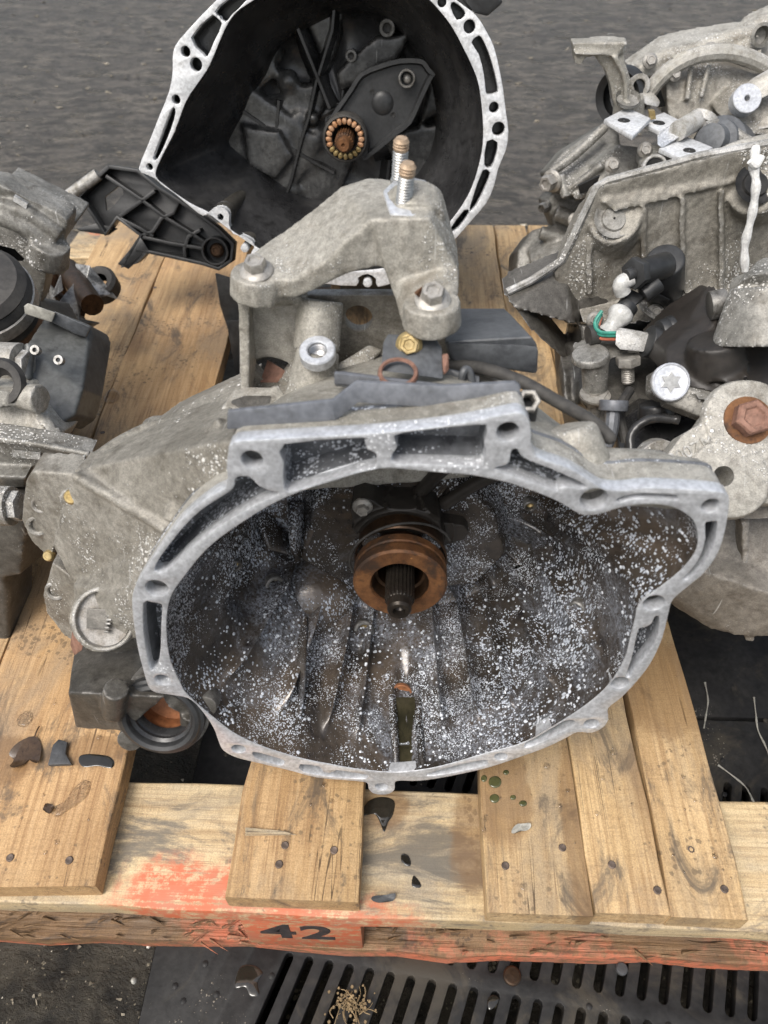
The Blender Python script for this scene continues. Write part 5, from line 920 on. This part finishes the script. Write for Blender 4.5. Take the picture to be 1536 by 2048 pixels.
# actuator: dark cast body with round plunger, fork rod and the alloy arm with a star shaped socket
cast('actuator_body', [hl([(1330, 700, .47), (1380, 650, .49), (1460, 600, .5), (1540, 640, .49), (1640, 700, .47), (1640, 790, .44), (1460, 800, .42), (1340, 760, .44)], .06, -.02), cyl(Y(1430, 680, .455), Y(1430, 740, .45), .0185, .021, 26), hl([(1378, 660, .5), (1440, 606, .5), (1460, 612, .49), (1400, 680, .47)], .03), hl([(1440, 760, .43), (1480, 735, .44), (1520, 745, .43), (1470, 800, .41)], .03)], M['dark_housing'], G4, .0024, 5)
part('clevis_end', cyl(Y(1418, 612, .49), Y(1452, 606, .49), .0105, .0105, 18, .001), M['cast_dark'], G4)
cast('release_cylinder', [cyl(Y(1530, 575, .47), Y(1520, 690, .45), .022, .032, 28), cyl(Y(1545, 540, .49), Y(1530, 590, .47), .013, .02, 20), cyl(Y(1470, 580, .5), Y(1520, 570, .49), .009, .012)], M['case_grey'], G4, .0022, 4)
part('rust_patch', hl([(1448, 600, .49), (1464, 598, .49), (1462, 612, .485), (1450, 612, .485)], .004), M['rust'], G4, bevel=.001)
cast('selector_arm', [hl([(1306, 745, .45), (1340, 725, .455), (1370, 745, .445), (1378, 775, .435), (1330, 800, .43), (1304, 785, .44)], .012, -.012), hl([(1340, 775, .435), (1380, 775, .432), (1460, 835, .415), (1440, 848, .412), (1330, 805, .428)], .008, -.01), hl([(1380, 780, .43), (1540, 800, .42), (1536, 822, .41), (1400, 805, .418)], .02)], M['case_grey'], G4, .002, 4)
Fs_ = Frame(Y(1342, 764, .4335), (1, 0, 0), (0, .68, .73)); part('star_socket', [ringtube(Fs_, .0135, .0115, -.0008, .004, 30)], M['machined'], G4); 
st6 = [Fs_.p((.0075 if k % 2 else .0045)*math.cos(k*math.pi/6), (.0075 if k % 2 else .0045)*math.sin(k*math.pi/6), -.0008) for k in range(12)]
part('star_insert', slab(st6, tuple(-Fs_.n*.004)), M['zinc'], G4); part('socket_dish', lathe(Fs_, [(.012, -.0002), (.0005, .0006)], 24), M['machined'], G4)
# shift turret left of it: two bosses, link rods, nuts
cast('shift_turret', [cyl(Y(1190, 708, .505), Y(1190, 785, .50), .0115, .01, 24), hl([(1152, 705, .52), (1200, 688, .525), (1260, 690, .52), (1256, 712, .51), (1190, 730, .5), (1155, 722, .51)], .02, -.004), cyl(Y(1180, 705, .505), Y(1180, 718, .505), .014, .015)], M['case_grey'], G4, .002, 4)
part('link_rod', [cyl(Y(1190, 782, .495), Y(1186, 870, .49), .0055), cyl(Y(1190, 786, .494), Y(1189, 802, .494), .0105, .0105, 6, .0008), lathe(Frame(Y(1190, 790, .493), (1, 0, 0), (0, 1, 0)), [(.0125, .001), (.0125, -.001), (.005, -.001)], 20)], M['zinc_dull'], G4)
part('link_rod', [threaded(Y(1255, 715, .505), Y(1256, 765, .50), .0052, .0016), cyl(Y(1256, 712, .505), Y(1256, 730, .503), .0098, .0098, 6, .0008)], M['zinc_dull'], G4)
part('cable_eye', [cyl(Y(1228, 800, .46), Y(1226, 822, .455), .011, .011, 20, .001), tube([Y(1226, 818, .455), Y(1222, 860, .445), Y(1212, 890, .44)], .0055, 10)], M['steel_black'], G4)
part('cable', tube([Y(1260, 780, .49), Y(1240, 820, .47), Y(1250, 880, .45), Y(1262, 920, .44)], .004, 10), M['rubber'], G4)
cast('lower_case', [hl([(1230, 850, .47), (1300, 800, .48), (1420, 830, .46), (1420, 960, .42), (1280, 960, .42), (1240, 920, .43)], .06, -.04), cyl(Y(1310, 805, .46), Y(1312, 835, .455), .012, .014), tube([Y(1265, 920, .42), Y(1262, 870, .435), Y(1300, 838, .44), Y(1360, 840, .43)], .004, 8)], M['black_oily'], G4, .0026, 5)
part('bush_ring', ringtube(Frame(Y(1318, 922, .40), (1, 0, 0), (0, .55, .83)), .0155, .0075, -.004, .01, 28), M['cast'], G4); part('bush_core', lathe(Frame(Y(1318, 922, .40), (1, 0, 0), (0, .55, .83)), [(.0078, 0), (.0005, .003)], 20), M['rust_pink'], G4)

# --- nearest right: gearbox with pale alloy mounting plate and rusty bolt
G5 = thing('gearbox', (.335, .43, DZ), 'gearbox at right edge with pale alloy plate, rusty hex bolt and rounded brown casing below', 'gearbox', 'used gearboxes on the pallet')
D5 = .40
pl = [(1330, 912), (1340, 900), (1366, 868), (1400, 850), (1418, 822), (1428, 816), (1440, 826), (1446, 818), (1466, 806), (1500, 797), (1540, 803), (1640, 800), (1640, 1008), (1462, 1006), (1330, 945)]
zt5 = Y(1445, 950, .36).z
P5 = Frame(Y(1445, 950, .365), (1, 0, 0), (0, .8, .6)); pp5 = [P5.px([p])[0] for p in pl]; hc5 = P5.px([(1443, 953)])[0]
cast('mount_plate', [prism(P5, pp5, 0, .02), lathe(P5, [(.027, .005), (.026, -.003), (.018, -.0035), (.01, -.0035)], 40, True, True, hc5[0]+.004, hc5[1]-.002), lathe(P5, [(.03, .005), (.028, -.002)], 30, True, True, *P5.px([(1495, 842)])[0]), hull([P5.p(*P5.px([p])[0], w_) for p in [(1330, 945), (1345, 900), (1395, 905), (1380, 950)] for w_ in (0, .04)])], M['cast_light'], G5, .0016, 4, cuts=[cyl(P5.p(*hc5, -.02), P5.p(*hc5, .05), .0068, n=24)], rough=.0003)
part('plate_bore', lathe(P5, [(.0069, -.003), (.0067, .02), (.0005, .021)], 22, False, False, *hc5), M['case_grey'], G5)
Fr = Frame(P5.p(*P5.px([(1493, 842)])[0], -.002), P5.u, P5.v); part('rusty_washer', lathe(Fr, [(.0165, .001), (.016, -.001), (.01, -.0012)], 30), M['rust'], G5); hexbolt(Fr, G5, .0122, .010, 1.0, 'rust_pink', 'rusty_bolt')
for txt, (u, v), sz, rot in (('300ZM007', (1405, 890), .0115, R(27)), ('6K', (1486, 876), .0125, 0)):
    cu = bpy.data.curves.new('t', 'FONT'); cu.body = txt; cu.size = sz; cu.extrude = .0005; cu.offset = .0001; cu.align_x = 'CENTER'; cu.align_y = 'CENTER'
    to = bpy.data.objects.new('t', cu); C.objects.link(to); dg = bpy.context.evaluated_depsgraph_get(); dg.update(); me = bpy.data.meshes.new_from_object(to.evaluated_get(dg)); bpy.data.objects.remove(to)
    c_ = P5.px([(u, v)])[0]; mm = Frame(P5.p(*c_, -.0006), P5.u, P5.v).mat() @ Matrix.Rotation(rot, 4, 'Z')
    for vx in me.vertices: vx.co = mm @ vx.co
    finish('cast_lettering', me, M['cast_light'], G5, smooth=False)
cast('gear_case', [hl([(1440, 1010, .372), (1640, 1010, .372), (1640, 1042, .362), (1445, 1040, .362)], .05), hl([(1330, 1040, .40), (1640, 1040, .40), (1640, 1180, .36), (1330, 1200, .37)], .08), hl([(1330, 1180, .37), (1400, 1140, .365), (1520, 1180, .35), (1640, 1220, .34), (1640, 1275, .345), (1480, 1272, .352), (1420, 1258, .362), (1345, 1212, .375)], .12, -.0), hl([(1484, 1042, .372), (1502, 1042, .372), (1500, 1130, .355), (1488, 1130, .355)], .02),
   hl([(1300, 1000, .42), (1640, 1000, .42), (1640, 1180, .40), (1300, 1180, .42)], .15), box(.33, .5, .42, .62, DZ+.001, .3), hl([(1490, 1270, .352), (1512, 1270, .352), (1510, 1282, .354), (1492, 1282, .354)], .01)], M['case_brown'], G5, .0026, 5, rough=.0004)

# --- left edge: gearbox with pale flange, clamped rubber boot, grey module
G6 = thing('gearbox', (-.44, .58, DZ), 'gearbox cut off by left edge with pale flange, brown boot and grey control module', 'gearbox', 'used gearboxes on the pallet')
cast('bell_flange', [sl([(-140, 340), (0, 370), (58, 398), (120, 428), (135, 440), (130, 480), (112, 500), (105, 530), (95, 545), (80, 610), (50, 640), (-140, 640)], .70, .03), sl([(0, 372), (128, 434), (150, 446), (148, 455), (128, 452), (0, 400)], .75, .05), tube([Y(0, 432, .69), Y(50, 455, .69), Y(105, 495, .69)], .009, 8, 3), tube([Y(0, 412, .695), Y(60, 430, .695), Y(120, 470, .695)], .008, 8, 3), cyl(Y(100, 485, .69), Y(95, 525, .69), .019, .021)], M['case_grey'], G6, .0028, 4, cuts=[hull([Y(-40, 480, d) for d in (.6, .8)]+[Y(u, v, d) for u, v in ((30, 497), (50, 518), (45, 522), (0, 518), (-40, 515)) for d in (.6, .8)])], rough=.0004)
part('flange_slot', sl([(-40, 470), (35, 490), (60, 525), (-40, 530)], .735, .004), M['hole'], G6)
part('flange_slot', hl([(28, 392, .694), (55, 408, .694), (52, 418, .692), (26, 402, .692)], .004), M['case_grey'], G6)
cast('gear_case', [hl([(-140, 560, .68), (60, 600, .68), (90, 660, .64), (60, 900, .5), (-140, 900, .5)], .08, -.05), box(-.62, -.42, .5, .72, DZ+.001, .32), hl([(-140, 900, .47), (30, 920, .47), (55, 1000, .42), (40, 1150, .4), (-140, 1180, .4)], .08, -.04), hl([(0, 1150, .40), (20, 1180, .40), (18, 1300, .38), (-60, 1300, .38)], .06), cyl(Y(60, 1008, .42), Y(5, 1005, .42), .0115, .012)], M['cast_dark'], G6, .0035, 4)
bf = frame_axis(Y(-50, 578, .60), (.12, -.35, .93))
part('rubber_boot', lathe(bf, [(.02, -.016), (.04, -.012), (.046, -.004), (.044, .0), (.047, .004), (.0475, .008)], 40, True), M['rubber'], G6)
part('boot_clamp', lathe(bf, [(.0472, .008), (.049, .009), (.049, .022), (.0472, .023)], 40), M['zinc_dull'], G6)
part('boot_skirt', lathe(bf, [(.0475, .023), (.0465, .028), (.0475, .031), (.045, .036)], 40), M['rubber'], G6)
part('joint_body', lathe(bf, [(.0435, .03), (.0435, .10), (.04, .105)], 40, False, True), M['boot_brown'], G6)
cast('control_module', [hl([(52, 690, .55), (85, 640, .60), (110, 622, .62), (180, 650, .60), (187, 668, .595), (165, 780, .52), (150, 830, .50), (120, 850, .49), (75, 830, .49), (48, 780, .51)], .03, -.03), tube([Y(60, 690, .54), Y(52, 760, .515)], .005, 8, 1)], M['module_grey'], G6, .0022, 5)
for (u, v) in ((70, 700), (117, 720)): part('module_bolt', lathe(Frame(Y(u, v, .528), (1, 0, 0), (0, .7, .71)), [(.0042, .004), (.0042, -.001), (.002, -.001), (.0015, .001)], 14), M['cast_dark'], G6)
part('module_plug', [hull([Y(*a, d) for a in ((95, 640), (108, 622), (182, 655), (172, 675), (150, 668)) for d in (.575, .60)])], M['slate_plastic'], G6, bevel=.002)
part('cable_terminal', [hull([Y(*a, d) for a in ((48, 612), (56, 606), (112, 625), (104, 645), (50, 628)) for d in (.57, .588)])], M['stone_grey'], G6, bevel=.0015)
part('drain_plug', [cyl(Y(-40, 724, .53), Y(45, 728, .525), .018, .018, 24, .001), cyl(Y(44, 728, .525), Y(58, 730, .524), .0125, .012, 6, .001)], M['cast'], G6)
cast('lower_housing', [hl([(-80, 760, .50), (15, 760, .50), (40, 780, .49), (60, 840, .47), (105, 880, .46), (90, 905, .45), (-80, 880, .46)], .05, -.02), cyl(Y(4, 770, .485), Y(6, 800, .48), .0195, .022, 26), cyl(Y(40, 792, .48), Y(82, 798, .475), .011, .012, 16), hl([(60, 820, .475), (72, 812, .48), (125, 890, .455), (105, 895, .45)], .01)], M['cast_light'], G6, .0022, 4, rough=.0003)
part('breather_ring', lathe(Frame(Y(2, 765, .478), (1, 0, 0), (0, .6, .8)), [(.006, .008), (.0115, .002), (.012, -.003), (.018, -.003), (.02, .002)], 30), M['rubber'], G6)
cast('case_flange', [sl([(-80, 868), (0, 878), (100, 893), (160, 905), (185, 912), (150, 925), (100, 935), (60, 955), (-80, 945)], .44, .02), tube([Y(-60, 872, .436), Y(0, 878, .436), Y(100, 893, .436), Y(180, 909, .436)], .003, 8, 2), hl([(-80, 950, .425), (52, 955, .425), (50, 975, .43), (-80, 985, .43)], .03)], M['case_grey'], G6, .002, 3, rough=.0002)
part('flange_slot', hl([(24, 902, .4375), (80, 908, .4375), (82, 920, .4365), (26, 914, .4365)], .002), M['case_grey'], G6)
part('drain_bolt', [cyl(Y(-30, 1012, .40), Y(26, 1012, .40), .016, .016, 20, .001), cyl(Y(25, 1012, .40), Y(42, 1012, .40), .0125, .0125, 6, .001)], M['cast'], G6)
# junk between the left gearbox and the far cross board
jk = thing('scrap_part', tuple(atz(165, 590, DZ)), 'crumpled oily metal scrap with rusty sleeve wedged behind the left gearbox', 'scrap')
part('bent_sheet', [hull([aty(*a) for a in ((118, 600, .82), (150, 560, .86), (168, 600, .84), (150, 640, .80), (128, 660, .78), (160, 640, .8))]), hull([aty(*a) for a in ((110, 575, .82), (122, 545, .84), (128, 580, .82), (100, 600, .8), (108, 590, .84))])], M['cast_dark'], jk, bevel=.002)
part('rusty_sleeve', [cyl(aty(135, 540, .92), aty(185, 610, .82), .016, .014, 18)], M['rust_dark'], jk)
part('black_ring', lathe(Frame(aty(196, 562, .90), (1, 0, 0), (0, .9, .44)), [(.012, 0), (.02, -.004), (.024, 0), (.024, .02), (.014, .02)], 28), M['rubber'], jk)
for k in range(9):
    u, v = random.uniform(105, 195), random.uniform(545, 665); d_ = .92-(v-545)*.0011; c_ = aty(u, v, d_)
    part('bent_sheet', hull([c_+Vector((random.gauss(0, .014), random.gauss(0, .01), random.gauss(0, .012))) for _ in range(6)]), M[random.choice(['cast_dark', 'rust_dark', 'oily_grey'])], jk, bevel=.0015)

for (u, v, d, r, gx, m_) in [(1190, 640, .57, .005, G4, 'zinc_dull'), (1310, 625, .572, .005, G4, 'zinc_dull'), (1450, 604, .58, .005, G4, 'zinc_dull')]:
    hexbolt(Frame(Y(u, v, d), (1, 0, 0), (0, .5, .87)), gx, r, .005, 1.45, m_)
for (u, v, d, r) in [(1300, 122, .985, .006), (1350, 150, .962, .005), (1420, 100, 1.0, .006), (1290, 300, .872, .006), (1225, 330, .868, .006), (1150, 440, .88, .006)]:
    hexbolt(Frame(Y(u, v, d), (1, 0, 0), (0, .5, .87)), G3, r, .006, 1.4, 'zinc_dull')
# ------------------------------------------------------------------ small loose things: leaves, puddles, drops, pebbles, dry plant, gravel
def dome(pts2, z, h, k=3):     # low water dome over a planar outline
    c = np.mean(np.array(pts2), 0); rg = []
    for s_, hh in ((1, 0), (.97, .35), (.88, .7), (.65, .95), (.3, 1)): rg.append([(c[0]+(a-c[0])*s_, c[1]+(b-c[1])*s_, z+h*hh) for a, b in pts2])
    return loft(rg, False, True)
def flat(px, z): return [tuple(atz(u, v, z)[:2]) for u, v in px]
ZT = DZ+.0003
def puddle(px, label, mat='oil', z=None, h=.0004, name='puddle', cat='puddle', group=None):
    z = ZT if z is None else z; pts = catmull(flat(px, z), 4); o = part(name, dome(pts, z, h), M[mat], None, sharp=60)
    o['label'] = label; o['category'] = cat
    if group: o['group'] = group
    return o
puddle([(160, 1512), (178, 1508), (215, 1512), (228, 1524), (222, 1536), (195, 1532), (168, 1534), (158, 1524)], 'small oval puddle with sky glint on the left board beside the slate chip')
puddle([(740, 1600), (765, 1594), (788, 1602), (786, 1628), (776, 1645), (768, 1664), (760, 1645), (748, 1628), (722, 1632), (728, 1615)], 'black oily puddle on the front crossboard just below the bell flange lug', z=.1236)
puddle([(804, 1708), (815, 1710), (821, 1722), (820, 1732), (810, 1730), (802, 1720)], 'dark oily drop on the front crossboard below the puddle', z=.1236, cat='oil drop', name='oil_drop')
puddle([(826, 1752), (834, 1757), (842, 1770), (838, 1776), (824, 1772)], 'dark oily drop near the front edge of the front crossboard', z=.1236, cat='oil drop', name='oil_drop')
for (u, v, rx, ry, lb) in [(990, 1564, 13, 12, 'largest green tinted drop on the left edge of the right hand boards'), (989, 1597, 10, 9, 'green tinted drop just below the largest one on the right hand boards'), (968, 1557, 6, 7, 'green drop at the very edge of the right hand boards'), (1012, 1545, 6, 5, 'small green drop nearest the bell rim'), (1026, 1595, 6, 5, 'tiny green drop right of the two larger drops'), (1046, 1607, 8, 6, 'rightmost green tinted drop of its cluster on the boards')]:
    puddle([(u+rx*math.cos(t), v+ry*math.sin(t)) for t in np.linspace(0, 2*math.pi, 9)[:-1]], lb, 'green_drop', h=.0009, name='oil_drop', cat='oil drop', group='green tinted drops on the right boards')
puddle([(100, 1620), (128, 1605), (145, 1580), (168, 1560), (182, 1568), (172, 1595), (140, 1618), (118, 1632), (106, 1630)], 'pale elongated water puddle on the left board', 'water', h=.0016)
puddle([(34, 1440), (48, 1424), (62, 1424), (64, 1440), (52, 1452), (38, 1452)], 'clear round water puddle at the left edge of the left board', 'water', h=.0016)
puddle([(207, 800), (218, 780), (236, 782), (238, 796), (224, 806)], 'shiny water puddle on the left boards behind the side casing', 'water', h=.002)
puddle([(960, 1640), (972, 1628), (978, 1636), (968, 1650), (972, 1664), (962, 1662)], 'curved water puddle at the left edge of the right hand boards', 'water', h=.0012)
dr = []
for k in range(260):          # rain drops spread over the boards
    b = random.choice([(-.35, -.235), (-.118, -.036), (.07, .135), (.145, .19), (.2, .245)]); x = random.uniform(*b); y_ = random.uniform(.18, .5) if random.random() < .7 else random.uniform(.5, 1.1)
    r = .0008+.0022*random.random()**3; el = random.uniform(.7, 1.4)
    dr.append(lathe(Frame((x, y_, DZ+.0002), (1, 0, 0), (0, 1, 0)), [(r, 0), (r*.8, -r*.22), (r*.4, -r*.34)], 9, False, True))
o = part('rain_drops', dr, M['water'], None, sharp=60); o['kind'] = 'stuff'; o['label'] = 'scattered rain drops lying on the pallet boards'; o['category'] = 'water drops'
# leaves and chips
def leaf(px, z, label, mat='leaf', name='leaf', cat='leaf', curl=.004):
    pts = catmull(flat(px, z), 3); c = np.mean(np.array(pts), 0); n = len(pts)
    top = [[(c[0]+(a-c[0])*s_, c[1]+(b-c[1])*s_, z+.0006+(curl*s_*s_*(.5+.5*math.sin(i*2*math.pi/n*3))) ) for i, (a, b) in enumerate(pts)] for s_ in (1, .7, .35, .05)]
    bot = [[(a, b, zz-.0005) for a, b, zz in top[0]]]
    o = part(name, loft(bot+top, True, True), M[mat], None, sharp=50); o['label'] = label; o['category'] = cat; return o
l1 = leaf([(20, 1510), (40, 1490), (70, 1475), (82, 1488), (84, 1510), (80, 1530), (66, 1526), (58, 1520), (48, 1532), (32, 1540), (22, 1534), (28, 1520)], ZT, 'dark wet lobed leaf lying on the left board')
part('leaf_stalk', tube([atz(70, 1478, ZT)+Vector((0, 0, .002)), atz(76, 1465, ZT)+Vector((0, 0, .003)), atz(80, 1455, ZT)+Vector((0, 0, .002))], .0006, 6), M['leaf'], l1)
o = part('slate_chip', slab([atz(u, v, ZT) for u, v in [(98, 1534), (108, 1494), (120, 1482), (138, 1488), (134, 1510), (146, 1532)]], (0, 0, .004)), M['slate'], None, bevel=.001); o['label'] = 'flat dark slate chip between the leaf and the oval puddle'; o['category'] = 'stone chip'
leaf([(1022, 1664), (1036, 1650), (1056, 1648), (1060, 1658), (1044, 1664), (1030, 1668)], ZT, 'pale curled leaf with thin stalk on the right hand boards', 'stone_grey', 'dry_leaf')
leaf([(742, 1800), (760, 1792), (790, 1790), (786, 1802), (766, 1808)], .1238, 'grey flake of bark at the front edge of the crossboard', 'slate', 'bark_flake', 'bark flake')
leaf([(90, 1614), (104, 1610), (110, 1620), (98, 1628), (88, 1622)], ZT, 'small dark wet leaf scrap beside the pale puddle', 'leaf')
# pebbles on the dirt, front left
for i, (u, v, r, lb) in enumerate([(297, 1893, 4, 'round white pebble on the dirt right below the pallet edge'), (419, 1902, 5, 'white pebble on the dirt near the left end of the grate'), (312, 1970, 7, 'biggest oval white pebble in the foreground dirt'), (268, 1961, 6, 'dull grey pebble beside the biggest white one'), (385, 1920, 5, 'dull grey pebble on the dirt nearest the grate')]):
    p = atz(u, v, .0005); rr = r/FPX*.72; o = part('pebble', hull([p+Vector((random.gauss(0, 1), random.gauss(0, 1), random.gauss(.3, .5))).normalized()*rr*random.uniform(.8, 1.1) for _ in range(26)]), M['stone_grey'] if i > 2 else M['stone'], None, sharp=80); o['label'] = lb; o['category'] = 'pebble'; o['group'] = 'pebbles in the foreground dirt'
gv = []
for k in range(2600):
    x = random.uniform(-.6, -.131); y_ = random.uniform(.06, .6) if random.random() < .8 else random.uniform(.6, 1.3); r = .0006+.0022*random.random()**4
    gv.append(hull([Vector((x, y_, .0002))+Vector((random.uniform(-1, 1)*r, random.uniform(-1, 1)*r, random.uniform(0, 1.1)*r)) for _ in range(7)]))
o = part('gravel', gv, M['gravel'], None, smooth=False); o['kind'] = 'stuff'; o['label'] = 'fine brown gravel and grit scattered on the dirt under the pallet'; o['category'] = 'gravel'
gv = []
for k in range(4200):
    x = random.uniform(-2.2, 2.2); y_ = 1.3+3.2*random.random()**1.4; r = .0012+.006*random.random()**6
    gv.append(hull([Vector((x, y_, .0002))+Vector((random.uniform(-1, 1)*r*2, random.uniform(-1, 1)*r, random.uniform(0, .8)*r)) for _ in range(6)]))
o = part('grit', gv, M['gravel'], None, smooth=False); o['kind'] = 'stuff'; o['label'] = 'pale grit and wood crumbs scattered over the yard behind the pallet'; o['category'] = 'grit'
# dry plant tuft caught on the grate
dp = thing('dry_plant', tuple(atz(700, 2010, .004)), 'tuft of dry brown plant stems caught on the grate', 'dry plant')
c_ = atz(702, 2008, .006)
for k in range(46):
    o_ = c_+Vector((random.gauss(0, .008), random.gauss(0, .005), random.uniform(0, .003))); a_ = random.uniform(0, 6.28); L = random.uniform(.004, .016); b_ = a_+random.gauss(0, .9)
    part('stem', tube([o_, o_+Vector((math.cos(a_), math.sin(a_), random.uniform(-.1, .4)))*L*.5, o_+Vector((math.cos(a_)+math.cos(b_), math.sin(a_)+math.sin(b_), random.uniform(-.1, .4)))*L*.5], random.uniform(.0002, .0005), 5, 3), M['twig'], dp)
fl = []
for k in range(70): fl.append(ball(c_+Vector((random.gauss(0, .009), random.gauss(0, .006), random.uniform(0, .006))), random.uniform(.0006, .0016), n=6, m=4))
o = part('seed_heads', fl, M['twig'], dp); o['kind'] = 'stuff'
# wet film on the grate
puddle([(470, 1975), (480, 1935), (505, 1930), (525, 1945), (515, 1965), (518, 1990), (500, 1992), (490, 1975)], 'shiny water film on the left end of the grate', 'oil', z=.0034, h=.0008)
puddle([(975, 2000), (985, 1990), (998, 1996), (992, 2012), (978, 2020)], 'small shiny puddle between the slots of the grate', 'oil', z=.0034, h=.0008)
for (u, v, r, lb) in [(1024, 1952, 15, 'rusty flat disc lying on the grate in front of the pallet'), (1243, 1938, 10, 'smaller grey plug stuck on the grate at right')]:
    p = atz(u, v, .004); o = part('metal_disc', lathe(Frame(p, (1, 0, 0), (0, 1, 0)), [(r/FPX*.74, .001), (r/FPX*.73, -.002), (r/FPX*.6, -.003), (.0005, -.0032)], 22, False, True), M['rust_dark'] if r > 12 else M['slate'], None); o['label'] = lb; o['category'] = 'disc'
# pale cracks of dried mud on the floor panel right of the boards
def mud(px, label):
    pts = [atz(u, v, .0037) for u, v in px]; o = part('water_trail', tube(pts, lambda t: .0011*(1.1-.6*abs(math.sin(t*9))), 6, 6), M['stone_grey'], None); o['label'] = label; o['category'] = 'water trail'
mud([(1410, 1365), (1416, 1400), (1412, 1430), (1408, 1456)], 'pale wavy water trail on black floor panel, nearest the boards')
mud([(1508, 1395), (1512, 1430), (1516, 1460), (1530, 1490), (1538, 1510)], 'pale wavy water trail on black floor panel at the right edge')
mud([(1436, 1530), (1466, 1552), (1492, 1575), (1508, 1605), (1520, 1618)], 'pale branching water trail on black floor panel above the crossboard')
